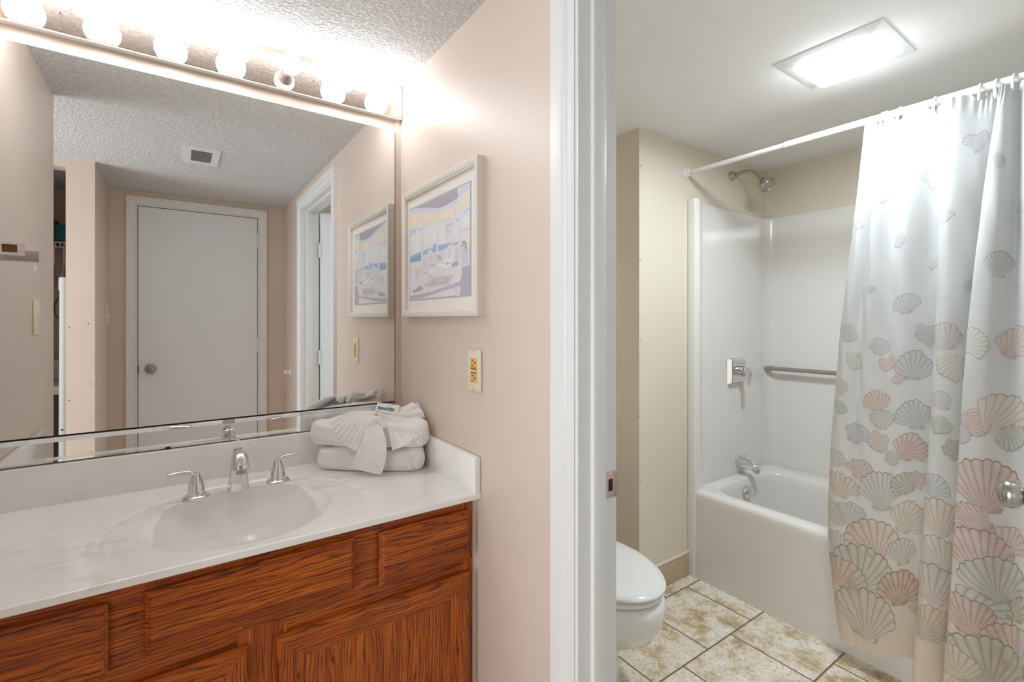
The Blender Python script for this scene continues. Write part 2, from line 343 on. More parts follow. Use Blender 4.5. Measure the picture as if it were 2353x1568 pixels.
PAINT=[
(190,208,226,0.015,0.775,0.457,0.723,0.363,0.67,0.209,0.706,0.013,0.673),
(188,206,228,0.52,0.68,0.644,0.687,0.828,0.708,0.827,0.651,0.619,0.661),
(172,196,226,0.784,0.703,0.84,0.727,0.839,0.677,0.783,0.67),
(172,196,226,0.883,0.732,0.989,0.778,0.987,0.689,0.882,0.676),
(200,212,230,0.013,0.673,0.223,0.703,0.223,0.662,0.089,0.635,0.012,0.614),
(162,158,168,0.103,0.98,0.811,0.988,0.823,0.899,0.741,0.879,0.647,0.872,0.549,0.877,0.505,0.883,0.34,0.933),
(206,211,223,0.011,0.993,0.103,0.979,0.34,0.932,0.505,0.881,0.647,0.871,0.823,0.898,0.811,0.988,0.993,0.988,0.992,0.929,0.897,0.919,0.831,0.859,0.741,0.842,0.504,0.847,0.01,0.949),
(234,224,214,0.517,0.527,0.836,0.528,0.984,0.5,0.983,0.462,0.824,0.5),
(152,182,220,0.022,0.484,0.234,0.506,0.517,0.519,0.825,0.501,0.824,0.48,0.628,0.465,0.331,0.452,0.225,0.409,0.02,0.415),
(128,168,216,0.021,0.455,0.226,0.47,0.225,0.409,0.02,0.415),
(150,156,186,0.44,0.539,0.498,0.535,0.498,0.519,0.443,0.521),
(236,228,218,0.02,0.413,0.225,0.407,0.224,0.348,0.038,0.351),
(230,222,220,0.631,0.622,0.731,0.611,0.73,0.553,0.629,0.558),
(222,204,200,0.621,0.622,0.655,0.646,0.702,0.642,0.739,0.608),
(206,206,214,0.649,0.647,0.653,0.674,0.682,0.672,0.686,0.644),
(160,160,170,0.656,0.673,0.667,0.688,0.679,0.671),
(188,190,200,0.64,0.598,0.649,0.597,0.649,0.578,0.639,0.578),
(188,190,200,0.672,0.594,0.683,0.593,0.682,0.574,0.672,0.575),
(188,190,200,0.704,0.592,0.714,0.591,0.714,0.572,0.703,0.573),
(232,224,222,0.864,0.58,0.985,0.593,0.984,0.497,0.836,0.524),
(214,204,204,0.864,0.58,0.913,0.603,0.985,0.593,0.985,0.575,0.928,0.586,0.88,0.569),
(228,223,225,0.113,0.273,0.328,0.285,0.66,0.283,0.821,0.309,0.875,0.26,0.99,0.272,0.997,0.008,0,0.01,0.002,0.112,0.111,0.206),
(176,173,192,0.875,0.26,0.99,0.272,0.995,0.015,0.843,0.019,0.86,0.078,0.848,0.128,0.875,0.19),
(182,177,192,0.013,0.052,0.405,0.074,0.862,0.142,0.855,0.1,0.596,0.071,0.268,0.025,0.013,0.018),
(196,190,202,0.265,0.275,0.355,0.286,0.362,0.27,0.272,0.265),
(176,172,186,0.587,0.26,0.713,0.281,0.821,0.323,0.821,0.284,0.684,0.276,0.599,0.251),
(176,172,186,0.737,0.318,0.799,0.327,0.827,0.315,0.821,0.284,0.731,0.297),
(196,189,199,0.256,0.134,0.467,0.214,0.763,0.214,0.693,0.121),
(214,208,214,0.312,0.141,0.479,0.202,0.74,0.204,0.678,0.132),
(190,184,196,0.356,0.146,0.488,0.194,0.72,0.196,0.664,0.139),
(212,206,212,0.485,0.164,0.517,0.183,0.622,0.183,0.604,0.164),
(166,160,174,0.064,0.099,0.22,0.153,0.269,0.105,0.094,0.084),
(226,224,232,0.262,0.457,0.491,0.45,0.494,0.292,0.258,0.284),
(226,224,232,0.535,0.456,0.651,0.454,0.649,0.328,0.539,0.326),
(222,221,230,0.866,0.403,0.988,0.434,0.985,0.276,0.875,0.26),
(222,221,230,0.768,0.467,0.826,0.469,0.824,0.33,0.765,0.33),
(218,221,229,0.231,0.897,0.273,0.888,0.258,0.268,0.227,0.266),
(218,221,229,0.495,0.847,0.533,0.842,0.524,0.45,0.493,0.45),
(218,221,229,0.746,0.834,0.775,0.842,0.77,0.466,0.743,0.467),
(218,221,229,0.832,0.893,0.862,0.9,0.855,0.255,0.826,0.273),
(236,234,240,0.338,0.451,0.362,0.488,0.393,0.507,0.432,0.47,0.444,0.39,0.483,0.37,0.474,0.263,0.362,0.262,0.364,0.353),
(214,212,222,0.361,0.448,0.379,0.477,0.397,0.487,0.419,0.46,0.427,0.377,0.377,0.375),
(200,196,206,0.397,0.349,0.463,0.346,0.469,0.322,0.399,0.321),
(236,234,240,0.658,0.468,0.711,0.501,0.747,0.463,0.744,0.376,0.725,0.283,0.624,0.279,0.616,0.362,0.656,0.387),
(214,212,222,0.675,0.462,0.711,0.486,0.734,0.457,0.727,0.371,0.671,0.366),
(200,196,206,0.635,0.337,0.708,0.336,0.714,0.314,0.637,0.311),
(238,236,241,0.486,0.331,0.558,0.339,0.631,0.321,0.627,0.307,0.557,0.305,0.491,0.317),
(222,220,228,0.498,0.316,0.508,0.315,0.502,0.254,0.489,0.254),
(222,220,228,0.607,0.307,0.617,0.306,0.619,0.251,0.609,0.25),
(222,220,228,0.503,0.283,0.612,0.279,0.612,0.271,0.503,0.276),
(229,227,235,0.023,0.382,0.114,0.331,0.134,0.221,0.171,0.21,0.169,0.111,0.018,0.103),
(206,204,214,0.111,0.331,0.136,0.32,0.144,0.22,0.132,0.221),
(214,206,196,0.128,0.313,0.217,0.341,0.223,0.275,0.157,0.269),
(226,226,234,0.827,0.315,0.875,0.278,0.864,0.254,0.825,0.255),
(238,229,222,0.026,0.943,0.227,0.898,0.225,0.768,0.023,0.79),
(236,211,176,0.043,0.939,0.069,0.933,0.042,0.788,0.023,0.79),
(236,211,176,0.095,0.928,0.12,0.922,0.093,0.783,0.068,0.785),
(236,211,176,0.145,0.916,0.17,0.911,0.144,0.777,0.119,0.78),
(236,211,176,0.195,0.905,0.219,0.9,0.193,0.772,0.169,0.774),
(238,229,222,0.277,0.887,0.491,0.848,0.489,0.736,0.274,0.758),
(236,211,176,0.295,0.884,0.317,0.88,0.288,0.757,0.274,0.758),
(236,211,176,0.339,0.876,0.361,0.872,0.332,0.752,0.31,0.755),
(236,211,176,0.382,0.868,0.404,0.864,0.376,0.748,0.354,0.75),
(236,211,176,0.425,0.86,0.446,0.856,0.418,0.743,0.397,0.746),
(236,211,176,0.467,0.852,0.487,0.848,0.46,0.739,0.44,0.741),
(238,229,222,0.536,0.841,0.741,0.836,0.75,0.731,0.534,0.735),
(236,211,176,0.552,0.841,0.57,0.84,0.543,0.735,0.534,0.735),
(236,211,176,0.587,0.84,0.605,0.84,0.58,0.734,0.562,0.734),
(236,211,176,0.622,0.839,0.639,0.839,0.617,0.733,0.599,0.734),
(236,211,176,0.656,0.838,0.673,0.838,0.653,0.733,0.635,0.733),
(236,211,176,0.69,0.837,0.706,0.837,0.689,0.732,0.671,0.733),
(236,211,176,0.723,0.836,0.739,0.836,0.724,0.732,0.706,0.732),
(238,229,222,0.777,0.842,0.822,0.856,0.831,0.75,0.787,0.742),
(236,211,176,0.782,0.843,0.793,0.847,0.797,0.744,0.787,0.742),
(236,211,176,0.805,0.851,0.816,0.854,0.82,0.748,0.809,0.746),
(238,229,222,0.864,0.871,0.992,0.929,0.99,0.819,0.862,0.768),
(236,211,176,0.875,0.876,0.888,0.881,0.87,0.771,0.862,0.768),
(236,211,176,0.901,0.887,0.913,0.893,0.896,0.782,0.883,0.777),
(236,211,176,0.926,0.899,0.939,0.905,0.922,0.792,0.909,0.787),
(236,211,176,0.952,0.911,0.964,0.916,0.947,0.802,0.934,0.797),
(236,211,176,0.977,0.922,0.989,0.928,0.972,0.812,0.96,0.807),
(218,221,229,0.232,0.91,0.277,0.899,0.271,0.727,0.231,0.734),
(218,221,229,0.494,0.858,0.536,0.851,0.531,0.709,0.495,0.712),
(218,221,229,0.746,0.84,0.775,0.846,0.775,0.719,0.746,0.721),
(218,221,229,0.831,0.879,0.862,0.9,0.862,0.758,0.835,0.757),
(200,200,212,0.275,0.442,0.284,0.441,0.281,0.306,0.273,0.305),
(200,200,212,0.301,0.441,0.309,0.44,0.306,0.306,0.298,0.305),
(200,200,212,0.326,0.439,0.334,0.439,0.331,0.305,0.323,0.305),
(200,200,212,0.35,0.438,0.358,0.438,0.356,0.305,0.348,0.305),
(200,200,212,0.375,0.437,0.383,0.437,0.38,0.305,0.372,0.304),
(200,200,212,0.399,0.436,0.407,0.436,0.404,0.305,0.396,0.304),
(200,200,212,0.423,0.435,0.43,0.435,0.428,0.305,0.42,0.304),
(200,200,212,0.446,0.434,0.454,0.434,0.452,0.305,0.444,0.304),
(200,200,212,0.47,0.433,0.477,0.433,0.475,0.305,0.467,0.304),
(200,200,212,0.547,0.443,0.556,0.442,0.554,0.347,0.546,0.346),
(200,200,212,0.575,0.442,0.583,0.441,0.582,0.346,0.573,0.345),
(200,200,212,0.602,0.441,0.61,0.441,0.608,0.345,0.6,0.344),
(200,200,212,0.628,0.44,0.637,0.44,0.635,0.344,0.627,0.344),
(198,198,212,0.877,0.384,0.885,0.386,0.883,0.281,0.875,0.277),
(198,198,212,0.896,0.389,0.905,0.391,0.903,0.283,0.894,0.279),
(198,198,212,0.915,0.394,0.924,0.396,0.922,0.285,0.913,0.282),
(198,198,212,0.934,0.399,0.943,0.401,0.941,0.287,0.932,0.284),
(198,198,212,0.953,0.404,0.961,0.406,0.959,0.289,0.951,0.286),
(198,198,212,0.972,0.409,0.98,0.411,0.978,0.291,0.97,0.288),
(200,200,212,0.779,0.451,0.786,0.45,0.784,0.342,0.777,0.341),
(200,200,212,0.795,0.451,0.801,0.451,0.799,0.34,0.793,0.339),
(200,200,212,0.81,0.452,0.817,0.452,0.815,0.338,0.808,0.337),
(206,199,206,0.172,0.267,0.178,0.267,-0.063,0.03,-0.071,0.03),
(206,199,206,0.286,0.267,0.292,0.266,0.062,0.028,0.055,0.028),
(206,199,206,0.395,0.266,0.401,0.265,0.182,0.027,0.175,0.027),
(206,199,206,0.5,0.265,0.505,0.265,0.296,0.025,0.289,0.025),
(206,199,206,0.6,0.265,0.605,0.264,0.404,0.024,0.398,0.024),
(206,199,206,0.695,0.264,0.7,0.264,0.508,0.022,0.502,0.023),
(206,199,206,0.787,0.264,0.791,0.263,0.607,0.021,0.601,0.021),
(182,177,192,0.013,0.052,0.405,0.074,0.862,0.142,0.855,0.1,0.596,0.071,0.268,0.025,0.013,0.018),
(196,189,199,0.256,0.134,0.467,0.214,0.763,0.214,0.693,0.121),
(214,208,214,0.312,0.141,0.479,0.202,0.74,0.204,0.678,0.132),
(190,184,196,0.356,0.146,0.488,0.194,0.72,0.196,0.664,0.139),
(212,206,212,0.485,0.164,0.517,0.183,0.622,0.183,0.604,0.164),
(166,160,174,0.064,0.099,0.22,0.153,0.269,0.105,0.094,0.084),
(120,132,124,0.545,0.387,0.533,0.39,0.524,0.397,0.537,0.394),
(120,132,124,0.55,0.397,0.561,0.398,0.572,0.394,0.561,0.393),
(120,132,124,0.547,0.37,0.536,0.373,0.529,0.379,0.54,0.376),
(178,184,178,0.527,0.36,0.528,0.365,0.534,0.369,0.533,0.363),
(178,184,178,0.535,0.41,0.535,0.417,0.543,0.422,0.542,0.415),
(150,158,150,0.558,0.375,0.554,0.385,0.559,0.392,0.564,0.383),
(178,184,178,0.52,0.38,0.531,0.387,0.548,0.387,0.537,0.38),
(150,158,150,0.561,0.391,0.549,0.398,0.545,0.407,0.557,0.4),
(178,184,178,0.519,0.385,0.507,0.388,0.498,0.395,0.511,0.392),
(178,184,178,0.532,0.362,0.528,0.368,0.53,0.373,0.535,0.368),
(150,158,150,0.517,0.404,0.501,0.407,0.491,0.415,0.506,0.412),
(150,158,150,0.57,0.374,0.563,0.383,0.565,0.391,0.572,0.383),
(178,184,178,0.511,0.372,0.509,0.379,0.515,0.385,0.517,0.378),
(150,158,150,0.532,0.394,0.538,0.399,0.548,0.4,0.542,0.395),
(178,184,178,0.571,0.371,0.56,0.37,0.55,0.374,0.561,0.375),
(178,184,178,0.511,0.433,0.518,0.442,0.534,0.445,0.527,0.436),
(228,226,230,0.54,0.393,0.549,0.401,0.565,0.403,0.556,0.395),
(150,158,150,0.571,0.424,0.557,0.425,0.544,0.431,0.559,0.43),
(150,158,150,0.546,0.407,0.546,0.413,0.552,0.418,0.553,0.411),
(178,184,178,0.54,0.397,0.531,0.399,0.525,0.404,0.534,0.402),
(150,158,150,0.572,0.394,0.56,0.398,0.553,0.405,0.565,0.401),
(150,158,150,0.535,0.389,0.535,0.398,0.544,0.405,0.544,0.395),
(120,132,124,0.52,0.415,0.509,0.421,0.506,0.43,0.517,0.423),
(150,158,150,0.557,0.372,0.548,0.381,0.549,0.39,0.558,0.381),
(228,226,230,0.529,0.4,0.517,0.4,0.505,0.404,0.518,0.405),
(150,158,150,0.515,0.389,0.502,0.394,0.496,0.401,0.508,0.397),
(150,158,150,0.559,0.392,0.549,0.395,0.543,0.402,0.553,0.398),
(178,184,178,0.508,0.394,0.517,0.398,0.529,0.396,0.52,0.393),
(120,132,124,0.487,0.422,0.497,0.426,0.509,0.424,0.499,0.42),
(150,158,150,0.515,0.402,0.523,0.405,0.534,0.404,0.526,0.401),
(228,226,230,0.511,0.37,0.513,0.38,0.524,0.385,0.522,0.376),
(228,226,230,0.513,0.404,0.5,0.41,0.494,0.419,0.508,0.413),
(150,158,150,0.526,0.405,0.541,0.407,0.559,0.403,0.543,0.4),
(120,132,124,0.56,0.388,0.569,0.39,0.579,0.387,0.57,0.386),
(228,226,230,0.938,0.463,0.932,0.474,0.936,0.483,0.942,0.473),
(120,132,124,0.918,0.452,0.927,0.455,0.938,0.453,0.929,0.45),
(228,226,230,0.882,0.459,0.89,0.467,0.904,0.468,0.897,0.46),
(178,184,178,0.95,0.458,0.931,0.465,0.919,0.478,0.939,0.471),
(228,226,230,0.907,0.478,0.923,0.483,0.943,0.479,0.927,0.474),
(178,184,178,0.917,0.432,0.91,0.444,0.916,0.455,0.922,0.443),
(120,132,124,0.888,0.453,0.895,0.461,0.909,0.462,0.902,0.455),
(228,226,230,0.891,0.42,0.901,0.422,0.913,0.419,0.902,0.417),
(228,226,230,0.888,0.411,0.875,0.416,0.868,0.426,0.881,0.42),
(178,184,178,0.917,0.467,0.927,0.47,0.938,0.468,0.929,0.465),
(120,132,124,0.865,0.446,0.876,0.457,0.895,0.459,0.885,0.448),
(228,226,230,0.86,0.489,0.876,0.493,0.895,0.488,0.879,0.484),
(150,158,150,0.86,0.427,0.87,0.432,0.883,0.43,0.873,0.426),
(120,132,124,0.917,0.462,0.899,0.471,0.89,0.485,0.909,0.476),
(228,226,230,0.907,0.439,0.905,0.449,0.912,0.457,0.914,0.447),
(228,226,230,0.917,0.473,0.913,0.484,0.92,0.494,0.924,0.482),
(120,132,124,0.907,0.469,0.925,0.472,0.944,0.465,0.926,0.463),
(228,226,230,0.881,0.484,0.893,0.487,0.908,0.485,0.896,0.481),
(228,226,230,0.917,0.469,0.911,0.484,0.918,0.496,0.925,0.481),
(178,184,178,0.878,0.467,0.885,0.473,0.897,0.475,0.89,0.468),
(150,158,150,0.93,0.436,0.931,0.446,0.94,0.453,0.94,0.443),
(120,132,124,0.888,0.393,0.896,0.399,0.909,0.4,0.901,0.394),
(178,184,178,0.953,0.409,0.937,0.42,0.933,0.434,0.949,0.423),
(120,132,124,0.909,0.422,0.898,0.421,0.888,0.426,0.899,0.426),
(228,226,230,0.942,0.479,0.921,0.485,0.906,0.498,0.928,0.492),
(120,132,124,0.873,0.495,0.884,0.498,0.896,0.495,0.885,0.493),
(178,184,178,0.939,0.402,0.92,0.41,0.909,0.423,0.929,0.416),
(228,226,230,0.948,0.466,0.929,0.474,0.92,0.488,0.939,0.479),
(228,226,230,0.91,0.464,0.899,0.471,0.897,0.481,0.907,0.473),
(178,184,178,0.921,0.457,0.93,0.464,0.945,0.464,0.936,0.458),
(228,226,230,0.864,0.435,0.875,0.439,0.889,0.436,0.878,0.432),
(120,132,124,0.883,0.486,0.897,0.489,0.912,0.485,0.898,0.482),
(178,184,178,0.894,0.438,0.915,0.441,0.936,0.433,0.915,0.431),
(150,158,150,0.899,0.458,0.888,0.464,0.883,0.472,0.894,0.466),
(150,158,150,0.907,0.471,0.889,0.472,0.874,0.48,0.891,0.479),
(178,184,178,0.926,0.43,0.919,0.437,0.92,0.444,0.927,0.437),
(178,184,178,0.945,0.43,0.927,0.437,0.916,0.449,0.935,0.443),
(150,158,150,0.92,0.42,0.923,0.434,0.938,0.441,0.935,0.428),
(120,132,124,0.887,0.486,0.904,0.493,0.925,0.49,0.909,0.483),
(228,226,230,0.87,0.456,0.867,0.469,0.876,0.479,0.88,0.466),
(150,158,150,0.949,0.398,0.933,0.399,0.919,0.406,0.935,0.405),
(178,184,178,0.931,0.389,0.927,0.4,0.935,0.409,0.938,0.398),
(120,132,124,0.93,0.455,0.922,0.464,0.923,0.474,0.931,0.464),
(120,132,124,0.891,0.4,0.899,0.407,0.913,0.409,0.905,0.402),
(120,132,124,0.948,0.391,0.929,0.399,0.92,0.412,0.938,0.404),
(228,226,230,0.859,0.442,0.867,0.448,0.88,0.448,0.872,0.442),
(228,226,230,0.914,0.423,0.898,0.428,0.888,0.439,0.904,0.433),
(228,226,230,0.87,0.479,0.872,0.488,0.883,0.493,0.881,0.484),
(178,184,178,0.916,0.441,0.9,0.449,0.893,0.461,0.909,0.453),
(120,132,124,0.901,0.474,0.913,0.483,0.933,0.483,0.921,0.474),
(120,132,124,0.418,0.233,0.42,0.239,0.428,0.243,0.426,0.236),
(120,132,124,0.395,0.23,0.387,0.235,0.385,0.242,0.394,0.237),
(150,158,150,0.398,0.219,0.404,0.222,0.413,0.223,0.407,0.219),
(150,158,150,0.421,0.214,0.421,0.218,0.426,0.222,0.426,0.217),
(120,132,124,0.392,0.229,0.4,0.233,0.411,0.234,0.404,0.229),
(120,132,124,0.407,0.219,0.413,0.22,0.42,0.219,0.414,0.218),
(178,184,178,0.429,0.218,0.423,0.22,0.42,0.224,0.426,0.222),
(120,132,124,0.407,0.231,0.407,0.236,0.412,0.239,0.412,0.234),
(178,184,178,0.411,0.206,0.41,0.209,0.412,0.212,0.414,0.209),
(178,184,178,0.389,0.227,0.391,0.231,0.397,0.233,0.395,0.229),
(178,184,178,0.395,0.222,0.404,0.224,0.415,0.223,0.406,0.22),
(228,226,230,0.381,0.204,0.391,0.207,0.402,0.205,0.393,0.202),
(120,132,124,0.395,0.204,0.393,0.208,0.396,0.212,0.398,0.208),
(178,184,178,0.384,0.21,0.385,0.216,0.392,0.219,0.391,0.214),
(150,158,150,0.432,0.208,0.425,0.208,0.42,0.211,0.426,0.211),
(120,132,124,0.412,0.225,0.412,0.229,0.417,0.231,0.417,0.227),
(120,132,124,0.41,0.222,0.401,0.224,0.396,0.229,0.405,0.227),
(178,184,178,0.398,0.201,0.404,0.203,0.411,0.201,0.405,0.2),
(150,158,150,0.412,0.234,0.415,0.238,0.421,0.239,0.419,0.236),
(150,158,150,0.414,0.233,0.42,0.237,0.43,0.238,0.424,0.234),
(140,136,160,0.898,0.083,0.908,0.092,0.911,0.09,0.901,0.08),
(140,136,160,0.908,0.067,0.918,0.076,0.921,0.074,0.911,0.064),
(140,136,160,0.919,0.081,0.929,0.091,0.932,0.089,0.922,0.079),
(140,136,160,0.929,0.066,0.939,0.075,0.942,0.073,0.932,0.063),
(140,136,160,0.94,0.08,0.949,0.089,0.953,0.088,0.943,0.078),
(205,202,214,0.745,0.128,0.758,0.133,0.762,0.124,0.748,0.122),
(205,202,214,0.749,0.117,0.763,0.121,0.766,0.113,0.752,0.111),
(205,202,214,0.753,0.105,0.767,0.11,0.77,0.101,0.757,0.099),
(205,202,214,0.758,0.112,0.772,0.117,0.775,0.108,0.761,0.106),
(205,202,214,0.762,0.1,0.776,0.105,0.779,0.097,0.766,0.094),
(205,202,214,0.767,0.089,0.78,0.094,0.784,0.085,0.77,0.083),
(205,202,214,0.771,0.096,0.785,0.101,0.788,0.092,0.775,0.09),
(205,202,214,0.776,0.084,0.789,0.089,0.792,0.081,0.779,0.079),
(205,202,214,0.78,0.073,0.793,0.078,0.797,0.069,0.783,0.067),
(205,202,214,0.785,0.08,0.798,0.085,0.801,0.077,0.788,0.074),
(205,202,214,0.789,0.069,0.802,0.074,0.805,0.065,0.792,0.063),
(205,202,214,0.793,0.057,0.806,0.062,0.81,0.053,0.796,0.051),
(205,202,214,0.798,0.065,0.811,0.069,0.814,0.061,0.801,0.059),
(205,202,214,0.802,0.053,0.815,0.058,0.818,0.049,0.805,0.047)]
SHELLS=[
(0.578,2.009,0.025,5,196,194,193),
(0.67,1.905,0.026,5,196,194,193),
(0.517,1.804,0.0381,0,196,194,193),
(0.649,1.766,0.0301,10,196,194,193),
(0.401,1.906,0.0451,5,196,194,193),
(0.346,1.817,0.0321,-10,196,194,193),
(0.482,1.663,0.0341,20,196,194,193),
(0.729,1.668,0.026,0,196,194,193),
(0.605,1.59,0.0301,80,196,194,193),
(0.507,1.501,0.026,-60,196,194,193),
(0.684,1.438,0.02,0,196,194,193),
(0.344,1.506,0.0621,0,196,194,193),
(0.419,1.438,0.024,-20,196,194,193),
(0.3,1.659,0.0301,0,196,194,193),
(0.584,1.368,0.0521,8,196,194,193),
(0.761,1.27,0.0481,5,205,190,187),
(0.658,1.226,0.0461,-10,196,194,193),
(0.739,1.162,0.0451,150,213,208,192),
(0.639,1.155,0.0401,140,216,186,174),
(0.524,1.257,0.0501,-60,196,194,193),
(0.484,1.269,0.0661,20,205,190,187),
(0.559,1.152,0.0751,-5,196,194,193),
(0.459,1.156,0.0651,150,218,203,184),
(0.604,1.093,0.026,180,216,186,174),
(0.394,1.254,0.0601,-50,213,208,192),
(0.307,1.261,0.0701,-30,216,186,174),
(0.787,1.062,0.0461,5,218,203,184),
(0.787,0.971,0.0381,180,190,190,172),
(0.669,1.028,0.0581,10,219,183,164),
(0.653,0.949,0.0521,170,206,198,188),
(0.724,0.902,0.0551,-25,196,194,193),
(0.669,0.869,0.0501,120,213,194,170),
(0.562,0.977,0.0751,15,196,194,193),
(0.489,1.052,0.0481,25,205,190,187),
(0.49,0.959,0.0451,170,190,190,172),
(0.563,0.859,0.0721,-30,213,170,156),
(0.618,0.821,0.0361,10,190,190,172),
(0.714,0.769,0.0521,-20,216,186,174),
(0.45,0.897,0.0461,-70,186,178,152),
(0.391,0.998,0.0621,-100,213,170,156),
(0.329,1.041,0.1002,-40,221,199,178),
(0.315,0.955,0.0601,200,190,190,172),
(0.425,0.954,0.0361,-70,196,194,193),
(0.798,0.785,0.0441,0,213,208,192),
(0.784,0.692,0.0621,0,221,199,178),
(0.654,0.709,0.0952,5,206,198,188),
(0.593,0.727,0.0551,35,186,178,152),
(0.548,0.744,0.0421,0,216,186,174),
(0.5,0.771,0.0521,-10,200,200,202),
(0.37,0.828,0.1182,0,213,170,156),
(0.798,0.571,0.0501,-60,213,208,192),
(0.742,0.594,0.0551,-20,200,200,202),
(0.676,0.53,0.0882,5,216,186,174),
(0.565,0.608,0.0751,-30,218,203,184),
(0.489,0.677,0.0781,5,221,199,178),
(0.414,0.701,0.0651,60,213,170,156),
(0.798,0.47,0.0451,15,208,198,198),
(0.696,0.411,0.1052,-15,190,190,172),
(0.594,0.486,0.0601,10,206,198,188),
(0.767,0.356,0.0751,-20,219,183,164),
(0.496,0.552,0.0751,20,213,208,192),
(0.502,0.452,0.0801,0,206,198,188),
(0.557,0.31,0.0501,-20,206,198,188),
(0.522,0.292,0.0551,-5,190,190,172),
(0.489,0.322,0.0651,-25,213,194,170),
(0.696,0.247,0.1152,-5,206,198,188),
(0.598,0.359,0.0801,0,190,146,122),
(0.322,0.66,0.0601,-15,216,186,174),
(0.433,0.55,0.0501,0,226,220,208),
(0.384,0.612,0.1002,10,213,170,156),
(0.304,0.474,0.0601,-10,186,178,152),
(0.36,0.433,0.0751,-60,196,194,193),
(0.348,0.544,0.0852,0,190,190,172),
(0.424,0.409,0.0701,15,211,164,158),
(0.311,0.271,0.0701,20,213,194,170),
(0.411,0.243,0.1052,-45,218,203,184),
(0.322,0.354,0.0751,10,216,186,174),
(0.366,0.285,0.1002,5,190,190,172),
(0.446,0.247,0.0601,10,218,203,184),
(0.113,0.59,0.044,50,196,194,193),
(0.136,0.471,0.071,-18,205,190,187),
(0.062,0.842,0.056,32,208,198,198),
(0.08,0.299,0.053,4,213,208,192),
(0.116,0.885,0.047,-47,213,170,156),
(0.076,0.345,0.09,53,213,208,192),
(0.248,0.884,0.039,-17,205,190,187),
(0.242,0.34,0.096,-53,200,200,202),
(0.055,0.954,0.033,34,216,186,174),
(0.021,1.066,0.034,-35,219,183,164),
(0.243,0.464,0.048,57,196,194,193),
(0.163,0.626,0.058,-35,208,198,198),
(0.068,0.215,0.099,29,218,203,184),
(0.172,0.314,0.103,-54,213,194,170),
(0.172,0.677,0.041,-26,205,190,187),
(0.196,0.265,0.106,-30,190,190,172),
(0.031,0.731,0.046,26,226,220,208),
(0.214,0.711,0.038,-16,216,186,174),
(0.166,0.971,0.036,-9,219,183,164),
(0.164,1.087,0.025,42,186,178,152),
(0.048,0.151,0.065,-26,186,178,152),
(0.097,0.924,0.035,6,205,190,187),
(0.215,0.174,0.105,3,221,199,178),
(0.082,0.824,0.052,-6,206,198,188),
(0.21,0.241,0.08,50,221,199,178),
(0.093,0.282,0.089,52,213,194,170),
(0.255,0.178,0.104,-27,190,190,172),
(0.172,1.087,0.025,-53,190,146,122),
(0.117,0.348,0.08,42,221,199,178),
(0.14,0.421,0.057,-49,213,170,156)]

# ------------------------------------------------------------------ the setting
XR, XB = 0.665, 0.765          # partition between vanity nook and bathroom: faces
XL = -0.38                     # left wall of the vanity nook
YW = 1.66                      # wall behind the mirror
YH = -0.66                     # wall behind the camera
ZV, ZB = 2.16, 2.231           # ceilings
YJ0, YJ1, ZD = -0.05, 0.722, 2.045   # bathroom door opening
TH0, YC = 1.79, 1.507          # chase beside the toilet, and the wet wall
XE, YN = 2.952, -0.09          # far bathroom wall, near bathroom wall

struct(B('floor', 'tile', None, (-1.75, 3.15, -1.1, 1.9, -0.06, 0.0)))
struct(B('ceiling', 'popcorn', None, (-1.75, 0.70, -1.1, 1.75, ZV, ZV + 0.05)))
struct(B('ceiling_bathroom', 'bath_ceiling', None, (0.70, 3.15, -0.25, 1.9, ZB, ZB + 0.05)))
struct(B('wall_back', 'peach', None, (-0.48, XR, YW, YW + 0.12, 0, ZV + 0.02)))
m = MB().use('peach')          # partition wall: peach on the vanity side, beige on the bathroom side
for y0, y1, z0 in ((YJ1, 1.90, 0), (YH - 0.1, YJ0, 0), (YJ0, YJ1, ZD)):
    m.use('peach').box(XR, XR + 0.05, y0, min(y1, YW + 0.1), z0, ZV + 0.04)
    m.use('cream').box(XR + 0.05, XB, y0, y1, z0, ZB + 0.04)
struct(m.build('wall_right', smooth=0))
wl = struct(B('wall_left', 'peach', None, (XL - 0.10, XL, 0.853, YW, 0, ZV + 0.02)))
m = MB()                       # torn patch where the second towel bar post used to be
for i in range(9):
    a = i * 2.4; m.lathe([(0.0075, 0), (0.006, 0.0015), (0.0, 0.002)], (XL - 0.0005, 1.13 + 0.005 * cos(a) * (i % 3), 1.488 + 0.0125 * sin(a * 1.3)), (1, 0.1 * sin(a), 0.1 * cos(a)), 7)
m.build('plaster_patch', 'plaster', wl)
struct(B('wall_hall', 'peach', None, (-0.48, XR + 0.02, YH - 0.10, YH, 0, ZV + 0.02)))
struct(B('wall_closet', 'peach', None, (-0.474, -0.36, YH, -0.05, 0, ZV + 0.02)))
struct(B('trim_closet', 'peach', None, (-1.60, -0.474, -0.15, -0.05, 2.112, ZV + 0.02)))
struct(B('closet_light_block', 'peach', None, (-1.60, -0.71, -0.092, -0.058, 0.01, 2.11)))  # unseen panel added to keep the fill light out of the closet
struct(B('wall_closet_back', 'peach', None, (-1.60, -0.474, -0.98, -0.88, 0, ZV + 0.02)))
struct(B('wall_closet_side', 'peach', None, (-0.478, -0.40, -0.98, YH, 0, ZV + 0.02)))
struct(B('wall_passage', 'peach', None, (-1.70, -1.60, -1.0, 1.0, 0, ZV + 0.02)))
struct(B('wall_passage_side', 'peach', None, (-1.60, XL - 0.10, 0.90, 1.0, 0, ZV + 0.02)))
